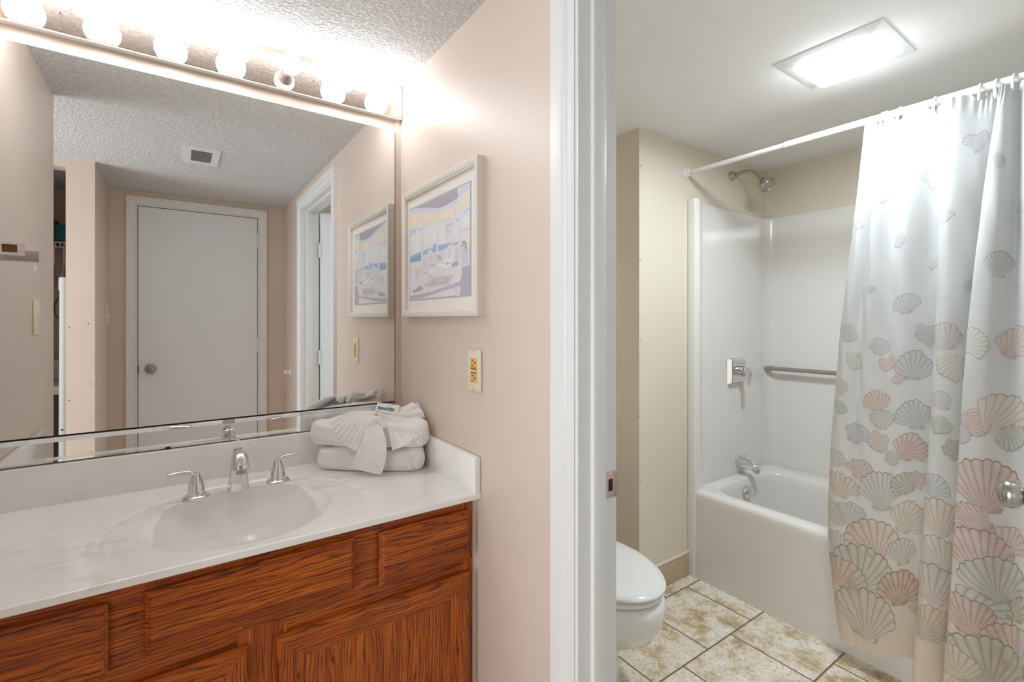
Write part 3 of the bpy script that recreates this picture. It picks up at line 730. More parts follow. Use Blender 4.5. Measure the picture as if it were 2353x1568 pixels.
# bathroom
struct(B('wall_alcove', 'tan', None, (XB - 0.02, TH0 + 0.02, 1.775, 1.87, 0, ZB + 0.02)))
struct(B('wall_wet', 'tan', None, (TH0, XE + 0.1, YC, 1.80, 0, ZB + 0.02)))
struct(B('wall_bathroom', 'tan', None, (XE, XE + 0.1, YN - 0.1, YC + 0.02, 0, ZB + 0.02)))
struct(B('wall_near', 'cream', None, (XB - 0.02, XE + 0.05, YN - 0.1, YN, 0, ZB + 0.02)))
m = MB()
m.box(TH0 - 0.009, 2.170, YC - 0.009, YC, 0, 0.113, 0.002)
m.box(TH0 - 0.009, TH0, YC, 1.775, 0, 0.113, 0.002)
bb = struct(m.build('baseboard_wet', 'base_tile'))
m = MB(); m.box(TH0 - 0.012, 2.170, YC - 0.012, YC, 0.113, 0.127, 0.004); m.box(TH0 - 0.012, TH0, YC, 1.775, 0.113, 0.127, 0.004)
m.build('bullnose_cap', 'tan', bb)
m = MB()
for u, z in ((1.787, 1.60), (1.80, 1.60), (1.80, 1.22), (1.787, 0.86), (1.80, 0.55), (1.797, 2.05)):
    m.lathe([(0.0028, -0.001), (0.0028, 0.0006), (0, 0.0008)], (u, YC, z), (0, -1, 0), 8)
struct(m.build('trim_nail_holes', 'dark'))
m = MB()
for x, z in ((-0.385, 1.30), (-0.378, 0.98), (-0.461, 1.28), (-0.461, 0.90), (-0.375, 0.62)):
    m.lathe([(0.0028, -0.001), (0.0028, 0.0006), (0, 0.0008)], (x, -0.05, z), (0, 1, 0), 8)
struct(m.build('trim_nail_dots', 'dark'))

# bathroom door frame: casing with a stepped profile, jambs, stop, strike plate
def casing_profile():
    """(distance from the opening, projection from the wall)"""
    return [(0.0, 0.0), (0.0, 0.010), (0.006, 0.012), (0.012, 0.009), (0.020, 0.010), (0.028, 0.017), (0.036, 0.019), (0.064, 0.019), (0.067, 0.016), (0.067, 0.0)]
m = MB()
y0, y1, zt = YJ0 + 0.004, YJ1 - 0.004, ZD - 0.004
rings = []
for (yy, zz, sy, sz) in ((y1, 0, 1, 0), (y1, zt, 1, 1), (y0, zt, -1, 1), (y0, 0, -1, 0)):
    rings.append([(XR - p, yy + sy * dd, zz + sz * dd) for dd, p in casing_profile()])
m.loft(rings)
trim1 = struct(m.build('trim_1', 'trim', smooth=30))
m = MB()
m.box(XR - 0.006, XB + 0.004, YJ1 - 0.012, YJ1, 0, ZD); m.box(XR - 0.006, XB + 0.004, YJ0, YJ0 + 0.012, 0, ZD); m.box(XR - 0.006, XB + 0.004, YJ0, YJ1, ZD - 0.012, ZD)
m.build('door_jamb', 'trim', trim1)
m = MB()
m.box(0.693, 0.728, YJ1 - 0.023, YJ1 - 0.011, 0, ZD - 0.012, 0.0015); m.box(0.693, 0.728, YJ0 + 0.011, YJ0 + 0.023, 0, ZD - 0.012, 0.0015); m.box(0.693, 0.728, YJ0 + 0.02, YJ1 - 0.02, ZD - 0.023, ZD - 0.011, 0.0015)
m.build('door_stop', 'trim', trim1)
m = MB().use('brass')
Y = YJ1 - 0.0125
m.box(0.738, 0.769, Y - 0.0012, Y, 0.943, 0.998, 0.0004); m.box(0.765, 0.7715, Y - 0.001, Y + 0.006, 0.947, 0.994, 0.0004)
m.use('black').box(0.744, 0.756, Y - 0.0018, Y, 0.958, 0.983); m.use('brass')
for z in (0.950, 0.991): m.lathe([(0.0036, 0), (0.003, 0.0012), (0, 0.0015)], (0.7505, Y - 0.001, z), (0, -1, 0), 10)
m.build('strike_plate', parent=trim1)

# bathroom door, swung open into the bathroom
HX, HY, ang = 0.772, -0.032, radians(17.7)
d1 = bpy.data.objects.new('door_1', None); COL.objects.link(d1); struct(d1); d1.location = (HX, HY, 0)
dl = lambda u, v: (HX + u * cos(ang) - v * sin(ang), HY + u * sin(ang) + v * cos(ang))
m = MB(); m.prism([dl(0.004, 0.0), dl(0.752, 0.0), dl(0.752, -0.035), dl(0.004, -0.035)], 0.012, ZD - 0.016)
m.build('door_slab', 'door', d1)
KNOB = [(0.033, 0), (0.033, 0.005), (0.027, 0.009), (0.012, 0.012), (0.011, 0.024), (0.017, 0.028), (0.0245, 0.035), (0.0275, 0.045), (0.0265, 0.054), (0.021, 0.062), (0.010, 0.0665), (0.0095, 0.0655), (0, 0.0655)]
for sgn in (1, -1):
    kx, ky = dl(0.672, 0 if sgn > 0 else -0.035); nx, ny = -sin(ang) * sgn, cos(ang) * sgn
    MB().lathe(KNOB, (kx, ky, 0.962), (nx, ny, 0)).build('door_knob', 'nickel', d1)
def hinge(name, x, y, z, par, h=0.089, leaf=(0.02, 0.0)):
    m = MB()
    m.lathe([(0.006, -h / 2), (0.006, h / 2)], (x, y, z), (0, 0, 1), 12)
    for zz in (-h / 2 - 0.004, h / 2): m.lathe([(0.0045, 0), (0.005, 0.002), (0.003, 0.004)], (x, y, z + zz), (0, 0, 1), 10)
    m.box(x - leaf[0], x + leaf[0], y - 0.002 + leaf[1], y + 0.002 + leaf[1], z - h / 2, z + h / 2)
    return m.build(name, 'trim', par)
for z in (1.78, 1.07, 0.25): hinge('hinge', 0.775, -0.030, z, d1, leaf=(0.008, 0.0))

# closed door in the hall behind the camera (seen in the mirror)
m = MB(); rings = []
px0, px1, pzt = -0.214, 0.484, 2.066
for (xx, zz, sx, sz) in ((px1, 0, 1, 0), (px1, pzt, 1, 1), (px0, pzt, -1, 1), (px0, 0, -1, 0)):
    rings.append([(xx + sx * dd * 0.9, YH + p, zz + sz * dd * 0.9) for dd, p in casing_profile()])
m.loft(rings); struct(m.build('trim_2', 'trim', smooth=30))
d2 = struct(B('door_2', 'door', None, (-0.210, 0.480, YH - 0.005, YH + 0.006, 0.012, 2.062)))
B('door_gap', 'dark', d2, (-0.2135, -0.2095, YH - 0.003, YH + 0.0022, 0.01, 2.066), (0.4795, 0.4835, YH - 0.003, YH + 0.0022, 0.01, 2.066), (-0.2135, 0.4835, YH - 0.003, YH + 0.0022, 2.0615, 2.0658), (-0.2135, -0.207, YH - 0.003, YH + 0.0075, 0.965, 1.02))
MB().lathe(KNOB, (-0.145, YH + 0.006, 0.995), (0, 1, 0)).build('door_knob', 'nickel', d2)
for z in (1.905, 1.137, 0.28): hinge('hinge', 0.4815, YH + 0.010, z, d2, leaf=(0.010, -0.003))

# ------------------------------------------------------------------ vanity cabinet
vc = thing('vanity_cabinet', 'stained oak vanity cabinet with raised-panel doors under the white sink top', 'cabinet', (0.14, 1.36, 0))
FY = 1.115
m = MB()
m.box(-0.378, -0.362, FY + 0.02, 1.655, 0.09, 0.842, axis='z'); m.box(0.635, 0.651, FY + 0.02, 1.655, 0.09, 0.842, axis='z')
m.box(-0.362, 0.635, FY + 0.02, 1.655, 0.09, 0.106, axis='x'); m.box(-0.362, 0.635, 1.64, 1.655, 0.106, 0.70, axis='z'); m.box(-0.362, 0.635, FY + 0.07, FY + 0.085, 0.0, 0.09, axis='x')
m.build('carcass', 'oak', vc)
m = MB()
for x0, x1 in ((-0.378, -0.330), (0.098, 0.192), (0.622, 0.651)): m.box(x0, x1, FY, FY + 0.02, 0.09, 0.682, 0.001, 'z')
for x0, x1 in ((-0.378, -0.330), (-0.115, -0.035), (0.317, 0.405), (0.617, 0.651)): m.box(x0, x1, FY, FY + 0.02, 0.682, 0.842, 0.001, 'x' if x0 > -0.3 and x0 < 0.5 else 'z')
for z0, z1 in ((0.800, 0.842), (0.640, 0.705), (0.09, 0.14)):
    for x0, x1 in ((-0.330, 0.110), (0.110, 0.622)): m.box(x0, x1, FY + 0.0006, FY + 0.02, z0, z1, 0.0, 'x')
m.build('face_frame', 'oak', vc)
def drawer(x0, x1, z0, z1, lab):
    m = MB(); o = (random.uniform(-9, 9), random.uniform(-9, 9), 0)
    prof = [(0.0, 0.0), (0.0, -0.010), (0.004, -0.013), (0.004, -0.0155), (0.0095, -0.020)]
    rings = [[(x0 + i, FY + y, z0 + i), (x1 - i, FY + y, z0 + i), (x1 - i, FY + y, z1 - i), (x0 + i, FY + y, z1 - i)] for i, y in prof]
    g = [(p[0] + o[0], p[2] + o[1], p[1]) for r in rings for p in r]
    m.loft(rings, grain=g); d = m.build('drawer_front', 'oak', vc, smooth=0)
    d['label'] = lab
drawer(-0.345, -0.101, 0.690, 0.816, 'narrow oak drawer front left of the sink panel'); drawer(-0.049, 0.332, 0.699, 0.819, 'wide oak false drawer front below the sink'); drawer(0.391, 0.632, 0.688, 0.816, 'narrow reddish oak drawer front at the right')
def cab_door(x0, x1, z0, z1):
    d = bpy.data.objects.new('cabinet_door', None); COL.objects.link(d); d.parent = vc; d.location = Vector(((x0 + x1) / 2, FY, z0)) - vc.location
    W = 0.062
    prof = [(0.0, 0.0), (0.0, -0.008), (0.003, -0.013), (0.008, -0.017), (0.014, -0.019), (0.030, -0.019), (0.033, -0.0165), (0.046, -0.0155), (0.056, -0.010), (W, -0.009)]
    m = MB()
    cs = [(x0, z0, 1, 1), (x1, z0, -1, 1), (x1, z1, -1, -1), (x0, z1, 1, -1)]
    for k in range(4):
        a, b = cs[k], cs[(k + 1) % 4]; o = (random.uniform(-9, 9), random.uniform(-9, 9))
        rings = []; g = []
        for c in (a, b):
            r = [(c[0] + c[2] * i, FY + y, c[1] + c[3] * i) for i, y in prof]; rings.append(r)
            g += [((p[0] if k % 2 == 0 else p[2]) + o[0], (p[2] if k % 2 == 0 else p[0]) + o[1], p[1]) for p in r]
        m.loft(rings, closed=False, grain=g)
    m.build('door_frame', 'oak', d, smooth=25)
    m = MB(); m.box(x0 + W - 0.002, x1 - W + 0.002, FY - 0.0095, FY - 0.002, z0 + W - 0.002, z1 - W + 0.002, 0, 'z')
    m.build('center_panel', 'oak', d, smooth=0)


    return d
cab_door(-0.345, 0.119, 0.115, 0.656)['label'] = 'left raised-panel cabinet door'; cab_door(0.171, 0.637, 0.115, 0.652)['label'] = 'right raised-panel cabinet door'
struct(B('trim_caulk', 'caulk', None, (0.652, XR, FY + 0.004, FY + 0.03, 0.0, 0.842)))

# ------------------------------------------------------------------ counter with integral bowl (one moulded top)
top = thing('marble_countertop', 'white cultured marble sink top with oval bowl and gray swirls on the oak cabinet', 'countertop', (0.14, 1.36, 0.842))
ZC = 0.857
def ell(x, y, cx, cy, a, b, p=2.0): return (abs((x - cx) / a) ** p + abs((y - cy) / b) ** p) ** (1 / p)
def sm(t): t = min(1, max(0, t)); return t * t * (3 - 2 * t)
def ztop(x, y):
    z = ZC
    r = ell(x, y, 0.131, 1.300, 0.272, 0.262)
    g = (r - 0.985) / 0.028
    k = sm((y - 1.15) / 0.12)
    z -= 0.0032 * exp(-g * g) * k
    if r < 1: z -= 0.0018 * k
    # soft outer dish, then the deeper main bowl
    e = ell(x, y, 0.127, 1.314, 0.203, 0.194)
    if e < 1.0:
        da = 0.0018 + 0.040 * (1 - e ** 4.0) ** 0.8
        f = ell(x, y, 0.127, 1.316, 0.176, 0.198, 2.6)
        db = 0.137 * (1 - min(f, 1.0) ** 3.4) ** 0.72 if f < 1.0 else 0.0
        h = max(0.004 - abs(da - db), 0) / 0.004
        z = min(z, ZC - max(da, db) - h * h * 0.001)
    return z
NX = 60
x0, x1, y0, y1 = XL + 0.001, XR - 0.001, 1.0975, 1.652
bx, by, ba, bb_ = 0.127, 1.314, 0.203, 0.194          # bowl rim ellipse
ang_ = sorted([2 * pi * k / 300 for k in range(300)] + [atan2(yy - by, xx - bx) % (2 * pi) for xx in (x0, x1) for yy in (y0, y1)])
qs = [0.0, 0.12, 0.25, 0.37, 0.48, 0.57, 0.64, 0.70] + [0.74 + 0.26 * sin(pi / 2 * k / 34) for k in range(1, 35)]
ws = [(k / 110) ** 1.7 for k in range(1, 111)]
vs = []; fs = []; na = len(ang_)
for q in qs + [1 + v for v in ws]:
    for a in ang_:
        c, s_ = cos(a), sin(a); re = 1 / sqrt((c / ba) ** 2 + (s_ / bb_) ** 2)
        rb = min([((x1 if c > 0 else x0) - bx) / c if abs(c) > 1e-9 else 9, ((y1 if s_ > 0 else y0) - by) / s_ if abs(s_) > 1e-9 else 9])
        r = re * q if q <= 1 else re + (rb - re) * (q - 1)
        x, y = bx + r * c, by + r * s_; vs.append((x, y, ztop(x, y)))
for j in range(len(vs) // na - 1):
    for i in range(na):
        k = (i + 1) % na; fs.append((j * na + i, j * na + k, (j + 1) * na + k, (j + 1) * na + i))
m = MB(); m.add(vs, fs)
edge = [(1.0975, 0), (1.0950, -0.0006), (1.0932, -0.0022), (1.0925, -0.0048), (1.0928, -0.0145), (1.0955, -0.0165), (1.12, -0.0165)]
ed = []
for y, dz in edge: ed.append([(lerp(x0, x1, i / NX), y, ZC + dz) for i in range(NX + 1)])
m.loft(ed, closed=False)
deck = m.build('sink_deck', 'marble', top, smooth=50, weld=0.0002)
m = MB()
m.lathe([(0.0, 0.003), (0.017, 0.004), (0.0215, 0.003), (0.022, 0.0), (0.022, -0.004)], (0.127, 1.345, ZC - 0.1395), (0, 0, 1), 24)
m.build('drain', 'chrome', top)
B('backsplash', 'marble', top, (x0, x1, 1.632, 1.6515, ZC - 0.01, 0.957), bev=0.003)
B('side_splash', 'marble', top, (0.6455, x1, 1.0935, 1.633, ZC - 0.012, 0.953), bev=0.003)
B('side_splash', 'marble', top, (x0, XL + 0.0195, 1.0935, 1.633, ZC - 0.012, 0.953), bev=0.003)

# faucet: spout and two lever handles
fz = ZC - 0.0015
sp = thing('faucet_spout', 'chrome faucet spout with tapered flat front and arched top', 'faucet', (0.137, 1.51, fz))
def spsec(h, hw, yf, yb, rr=0.35, n=20):
    """rounded cross section at height h: half width hw, from front yf to back yb"""
    out = []
    for k in range(n):
        a = 2 * pi * k / n; c, s_ = cos(a), sin(a)
        q = 0.32
        out.append((0.137 + hw * math.copysign(abs(c) ** q, c), (yf + yb) / 2 + (yb - yf) / 2 * math.copysign(abs(s_) ** q, s_), fz + h))
    return out
m = MB()
m.loft([spsec(0, 0.0262, 1.486, 1.528), spsec(0.02, 0.0240, 1.486, 1.527), spsec(0.045, 0.0215, 1.484, 1.526), spsec(0.068, 0.0193, 1.477, 1.525), spsec(0.084, 0.0180, 1.468, 1.524), spsec(0.098, 0.0160, 1.468, 1.522), spsec(0.107, 0.0130, 1.474, 1.518), spsec(0.1125, 0.0085, 1.484, 1.512), spsec(0.114, 0.003, 1.493, 1.503)])
m.build('spout_body', 'chrome', sp, smooth=50)
P = crom([(0.137, 1.500, fz + 0.104), (0.137, 1.478, fz + 0.106), (0.137, 1.456, fz + 0.099), (0.137, 1.440, fz + 0.084), (0.137, 1.434, fz + 0.070)], 6)
MB().tube(P, [0.0140 + 0.0065 * i / (len(P) - 1) for i in range(len(P))], 24, 0.72, up=(0, 0, 1)).build('spout_hood', 'chrome', sp, smooth=50)
MB().lathe([(0, 0.004), (0.009, 0.004), (0.0095, 0), (0.0115, 0), (0.0115, 0.016), (0, 0.016)], (0.137, 1.4355, fz + 0.060), (0, 0, 1), 24).build('aerator', 'steel', sp)
MB().lathe([(0.002, 0), (0.002, 0.020), (0.0035, 0.024), (0.007, 0.029), (0.0072, 0.031), (0, 0.032)], (0.137, 1.524, fz + 0.104), (0, 0, 1), 16).build('lift_rod', 'chrome', sp)
def faucet_handle(x, y, sgn, label):
    h = thing('lever_tap', label, 'faucet handle', (x, y, fz), 'lever handles beside the faucet spout')
    MB().lathe([(0.0, 0.0), (0.0300, 0.0), (0.0305, 0.003), (0.028, 0.0065), (0.0215, 0.0085), (0.0195, 0.012)], (x, y, fz), n=36).build('base_ring', 'chrome', h)
    MB().lathe([(0.0205, 0.010), (0.0200, 0.014), (0.0186, 0.026), (0.0156, 0.040), (0.0120, 0.052), (0.0090, 0.060), (0.006, 0.064), (0, 0.065)], (x, y, fz), n=36).build('handle_body', 'chrome', h)
    P = crom([(x + sgn * 0.002, y, fz + 0.048), (x + sgn * 0.004, y - 0.001, fz + 0.059), (x + sgn * 0.012, y - 0.002, fz + 0.0665), (x + sgn * 0.026, y - 0.004, fz + 0.069), (x + sgn * 0.046, y - 0.007, fz + 0.069), (x + sgn * 0.060, y - 0.010, fz + 0.0685)], 5)
    n = len(P)
    MB().tube(P, [lerp(0.0075, 0.0085, sm(i / (n - 1) * 1.4)) for i in range(n)], 16, 0.62).build('lever', 'chrome', h, smooth=60)
faucet_handle(0.040, 1.497, -1, 'chrome lever handle with lever pointing left, left of the spout')
faucet_handle(0.236, 1.512, 1, 'chrome lever handle with lever pointing right, toward the towels')

# ------------------------------------------------------------------ mirror, lower mirror strip, light bar
mi = thing('wall_mirror', 'large frameless mirror above the sink under the light bar', 'mirror', (0.13, YW, 1.026))
B('mirror_glass', 'mirror', mi, (XL + 0.002, 0.640, 1.650, 1.6545, 1.0275, 1.998))
B('mirror_back', 'dark', mi, (XL + 0.0015, 0.6412, 1.6535, YW, 1.0262, 1.9992))
ms = thing('mirror_strip', 'narrow mirror strip with bright edge bands between the mirror and the backsplash', 'mirror', (0.13, YW, 0.957))
m = MB(); yb, yf = 1.6535, 1.6502
pr = [(yb, 0.960), (yf - 0.0008, 0.960), (yf, 0.9645), (yf, 1.0105), (yf - 0.0022, 1.0232), (yb, 1.0232)]
m.loft([[(XL + 0.002, y, z) for y, z in pr], [(0.640, y, z) for y, z in pr]])
m.build('strip_glass', 'mirror', ms, smooth=0)
B('strip_back', 'dark', ms, (XL + 0.0015, 0.641, 1.6532, YW, 0.9602, 1.0245))
for x in (-0.022, 0.42): B('mirror_clip', 'dark', ms, (x - 0.006, x + 0.006, 1.645, 1.6535, 0.9572, 0.964), bev=0.001)
struct(B('trim_mirror', 'peach', None, (0.644, XR, 1.655, YW, 0.957, 2.04)))

lb = thing('vanity_light_bar', 'chrome light bar with seven lit globe bulbs above the mirror', 'light fixture', (0.14, YW, 2.10))
m = MB().use('frame')
m.box(XL + 0.002, XR - 0.002, 1.6375, YW, 2.040, ZV, 0.001)
m.build('housing', parent=lb)
B('face_plate', 'hammered', lb, (XL + 0.003, XR - 0.003, 1.6355, 1.638, 2.0445, ZV - 0.001))
for x in (-0.242, 0.363): MB().lathe([(0.0042, 0), (0.0046, 0.001), (0.003, 0.004), (0, 0.0045)], (x, 1.6355, 2.094), (0, -1, 0), 12).build('screw', 'steel', lb)
GL = [(0.0135, 0.0), (0.0135, 0.012), (0.015, 0.0155)] + [(0.040 * sin(pi * (0.12 + 0.88 * k / 16)), 0.054 - 0.040 * cos(pi * (0.12 + 0.88 * k / 16))) for k in range(17)]
for i, x in enumerate((-0.316, -0.166, -0.0155, 0.134, 0.2845, 0.436, 0.586)):
    if i == 4:      # the one smaller LED globe on a grey collar
        b = MB().lathe([(0.024, 0.040)] + [(0.030 * sin(pi * (0.30 + 0.70 * k / 14)), 0.062 - 0.030 * cos(pi * (0.30 + 0.70 * k / 14))) for k in range(15)], (x, 1.6355, 2.097), (0, -1, 0)).build('globe_bulb', 'led', lb)
        b['label'] = 'smaller LED globe on a grey collar'
        MB().lathe([(0.013, 0), (0.013, 0.012), (0.017, 0.016), (0.0215, 0.030), (0.0235, 0.041), (0.020, 0.042)], (x, 1.6355, 2.097), (0, -1, 0)).build('bulb_collar', 'led_base', b)
    else:
        b = MB().lathe(GL[3:], (x, 1.6355, 2.097), (0, -1, 0)).build('globe_bulb', 'bulb', lb)
        MB().lathe([(0.0165, 0), (0.0165, 0.010), (0.0145, 0.0175)], (x, 1.6355, 2.097), (0, -1, 0)).build('bulb_socket', 'frame', b)

# ------------------------------------------------------------------ framed print on the right wall
pf = thing('framed_print', 'cream framed print of a striped-awning seaside porch on the peach wall', 'picture', (XR, 1.328, 1.33))
fy0, fy1, fz0, fz1 = 1.073, 1.583, 1.330, 1.752
W = 0.021
prof = [(0.0, XR), (0.0, 0.6405), (0.0015, 0.639), (0.005, 0.639), (0.006, 0.6405), (0.007, 0.639), (0.0105, 0.639), (0.0115, 0.6405), (0.0125, 0.6395), (0.016, 0.6405), (0.0175, 0.643), (W, 0.644), (W, 0.658)]
cs = [(fy0, fz0, 1, 1), (fy1, fz0, -1, 1), (fy1, fz1, -1, -1), (fy0, fz1, 1, -1)]
for a in range(4):
    c0, c1 = cs[a], cs[(a + 1) % 4]
    MB().loft([[(x, c[0] + c[2] * i, c[1] + c[3] * i) for i, x in prof] for c in (c0, c1)], closed=False).build('frame_rail', 'frame', pf, smooth=20)
B('mat_board', 'matboard', pf, (0.6545, 0.660, fy0 + 0.015, fy1 - 0.015, fz0 + 0.015, fz1 - 0.015))
py0, py1, pz0, pz1 = 1.127, 1.549, 1.384, 1.700      # print opening (right, left, bottom, top)
B('mat_liner', 'print_border', pf, (0.6540, 0.6546, py0, py1, pz0, pz1))
PW, PH = py1 - py0, pz1 - pz0
m = MB(); cnt = [0]
def pcol(c): return tuple(lin(*[q + (224 - q) * 0.16 for q in c])[:3])  # colours paled to imitate reflected haze on the missing picture glass
def pp(u, v): cnt[0] += 1; return (0.6538 - cnt[0] * 4e-7, py1 - u * PW, pz0 + v * PH)
def poly(c, pts):
    cc = pcol(c); u = [min(0.985, max(0.015, p)) for p in pts[0::2]]; v = [min(0.985, max(0.015, p)) for p in pts[1::2]]
    m.add([pp(a, b) for a, b in zip(u, v)], [tuple(range(len(u)))], col=[cc] * len(u))
poly((222, 226, 234), [0.015, 0.015, 0.985, 0.015, 0.985, 0.985, 0.015, 0.985])
for k, (c, *pts) in enumerate([(p[:3], *p[3:]) for p in PAINT]):
    if k == 5:
        for (u, v, r) in CLOUDS:
            for q in range(3):
                rr = r * (1 - 0.25 * q); col = (226 + 3 * q, 226 + 2 * q, 230 + q)
                poly(col, [t for a in range(14) for t in (u + rr * cos(a * 0.449) * (1 + 0.1 * sin(a * 3.0)), v + rr * sin(a * 0.449) * 1.3)])
    poly(c, pts)
m.build('art_print', 'paint', pf, smooth=0)

# ------------------------------------------------------------------ outlet, switches, bumper, towel bar post
ot = thing('wall_outlet', 'ivory wall plate with amber double receptacle below the framed print', 'outlet', (XR, 1.122, 1.182))
B('cover_plate', 'ivory', ot, (0.6585, XR, 1.087, 1.157, 1.125, 1.239), bev=0.0035)
m = MB().use('almond').box(0.6572, 0.6595, 1.1055, 1.1385, 1.149, 1.2155, 0.0008)
m.use('almond_dark').box(0.6569, 0.658, 1.107, 1.137, 1.1735, 1.1905)  # darker almond band across the middle of the receptacle
m.use('plastic').box(0.6560, 0.6575, 1.1085, 1.1205, 1.179, 1.1835, 0.0005).box(0.6560, 0.6575, 1.1235, 1.1355, 1.179, 1.1835, 0.0005)
m.use('black')
for zc in (1.203, 1.161):
    m.box(0.6568, 0.658, 1.1235, 1.131, zc + 0.0055, zc + 0.0078).box(0.6568, 0.658, 1.1235, 1.131, zc - 0.0078, zc - 0.0055)
    m.lathe([(0.0026, 0), (0.0026, 0.0012)], (0.658, 1.1145, zc), (-1, 0, 0), 10)
m.build('receptacle', parent=ot)
for z in (1.2335, 1.1305): MB().lathe([(0.0032, 0), (0.0028, 0.001), (0, 0.0013)], (0.6587, 1.122, z), (-1, 0, 0), 10).build('screw', 'brass', ot)
def switch(name_label, x, y, z):
    s = thing('light_switch', name_label, 'light switch', (x, y, z))
    B('switch_plate', 'ivory', s, (x, x + 0.007, y - 0.036, y + 0.036, z - 0.058, z + 0.058), bev=0.003)
    m = MB(); m.loft([[(x + 0.006, y - 0.005, z - 0.010), (x + 0.006, y + 0.005, z - 0.010), (x + 0.006, y + 0.005, z + 0.010), (x + 0.006, y - 0.005, z + 0.010)],
                      [(x + 0.020, y - 0.0035, z - 0.012), (x + 0.020, y + 0.0035, z - 0.012), (x + 0.021, y + 0.0035, z - 0.007), (x + 0.021, y - 0.0035, z - 0.007)]])
    m.build('toggle', 'ivory', s, smooth=0)
switch('ivory toggle switch on the left wall below the plaster patch, seen in the mirror', XL, 1.135, 1.328)
switch('ivory toggle switch beside the closed hall door, seen in the mirror', -0.36, -0.545, 1.352)
db = thing('wall_bumper', 'small white round door bumper near the hall corner, seen in the mirror', 'door stop', (XR, -0.42, 0.945))
MB().lathe([(0.024, 0), (0.024, 0.004), (0.014, 0.008), (0.013, 0.03), (0.016, 0.036), (0.012, 0.042), (0, 0.043)], (XR, -0.42, 0.945), (-1, 0, 0), 20).build('bumper_post', 'plastic', db)
tp = thing('towel_bar_post', 'chrome towel bar post with empty square socket on the left wall', 'towel bar post', (XL, 1.567, 1.484))
m = MB().use('satin')
x0, x1, y0, y1, z0, z1 = XL, -0.295, 1.553, 1.581, 1.470, 1.497
sx0, sx1, sz0, sz1 = -0.327, -0.302, 1.4745, 1.4925
# front face around the socket, then the socket walls
for b in ((x0, sx0, z0, z1), (sx1, x1, z0, z1), (sx0, sx1, z0, sz0), (sx0, sx1, sz1, z1)): m.box(b[0], b[1], y0, y1, b[2], b[3])
m.box(sx0, sx1, y1 - 0.003, y1, sz0, sz1)
m.use('socket').box(sx0, sx1, y0 + 0.014, y1 - 0.003, sz0, sz1)
m.build('post_arm', parent=tp, smooth=0)
B('post_base', 'chrome', tp, (XL, XL + 0.008, 1.542, 1.592, 1.458, 1.509), bev=0.003)

# ------------------------------------------------------------------ towels on the counter
def puff(name, outline, z0, z1, mat, parent, seed, sag=0.0, n=96, pts_per=8, layers=18, noise=0.003):
    """a folded towel: smooth plan outline with a rounded, slightly lumpy side"""
    rnd = random.Random(seed); O = crom(outline + [outline[0]], pts_per)[:-1]
    cx = sum(p[0] for p in O) / len(O); cy = sum(p[1] for p in O) / len(O)
    ph = [rnd.uniform(0, 6.28) for _ in range(6)]; rings = []
    for k in range(layers + 1):
        t = -pi / 2 + pi * k / layers; s_ = sin(t); c_ = max(cos(t), 0.0) ** 0.55
        r = []
        for (x, y) in O:
            dx, dy = x - cx, y - cy; dl_ = sqrt(dx * dx + dy * dy); shrink = 0.040
            f = 1 - (1 - c_) * min(0.97, shrink / dl_)
            if k in (0, layers): f *= 0.82
            xx, yy = cx + dx * f, cy + dy * f
            zz = (z0 + z1) / 2 + (z1 - z0) / 2 * math.copysign(abs(s_) ** 0.8, s_)
            zz += (s_ * 0.5 + 0.5) * (noise * (sin(xx * 41 + ph[0]) + sin(yy * 37 + ph[1]) + 0.6 * sin(xx * 90 + yy * 70 + ph[2])) + sag * ((xx - cx) * 1.0))
            wob = noise * 0.8 * sin(zz * 160 + xx * 30 + ph[3])
            r.append((xx + wob * 0.6, yy + wob * 0.5, zz))
        rings.append(r)
    last = rings[-1]; m = MB()
    # fill the top with shrinking rings so that it stays soft
    for q in (0.66, 0.4, 0.15): rings.append([(cx + (x - cx) * q, cy + (y - cy) * q, z + 0.004 * (1 - q)) for x, y, z in last])
    m.loft(rings); return m.build(name, mat, parent, smooth=80)
t1 = thing('bath_towel', 'lower folded white bath towel in the counter corner', 'towel', (0.5, 1.5, ZC), 'folded bath towels on the counter')
out1 = [(0.352, 1.545), (0.372, 1.600), (0.42, 1.622), (0.53, 1.624), (0.618, 1.617), (0.632, 1.56), (0.634, 1.44), (0.628, 1.368), (0.592, 1.352), (0.54, 1.382), (0.474, 1.425), (0.405, 1.485)]
puff('towel_body', out1, ZC + 0.0004, ZC + 0.072, 'terry', t1, 3)
t2 = thing('bath_towel', 'upper folded white bath towel, under the fanned washcloth', 'towel', (0.5, 1.5, ZC + 0.07), 'folded bath towels on the counter')
out2 = [(0.338, 1.570), (0.352, 1.610), (0.41, 1.628), (0.53, 1.630), (0.630, 1.622), (0.646, 1.56), (0.648, 1.45), (0.640, 1.362), (0.604, 1.342), (0.545, 1.376), (0.474, 1.418), (0.398, 1.492)]
puff('towel_body', out2, ZC + 0.0735, ZC + 0.148, 'terry', t2, 8, 0.02)
def flap(pa, pb, z, par, h, lift):
    """a turned-back fabric edge running from pa to pb on the towel's right end"""
    P = crom([(*pa, z), ((pa[0] * 2 + pb[0]) / 3 + 0.003, (pa[1] * 2 + pb[1]) / 3 - 0.002, z + lift * 0.45), ((pa[0] + pb[0] * 2) / 3 + 0.003, (pa[1] + pb[1] * 2) / 3, z + lift * 0.8), (*pb, z + lift)], 8)
    n = len(P); MB().tube(P, [h * (0.45 + 0.55 * sin(pi * (0.1 + 0.85 * i / n))) for i in range(n)], 14, 2.6).build('folded_edge', 'terry', par, smooth=80)
flap((0.566, 1.352), (0.634, 1.40), ZC + 0.020, t1, 0.008, 0.038); flap((0.592, 1.349), (0.638, 1.42), ZC + 0.018, t1, 0.008, 0.026)
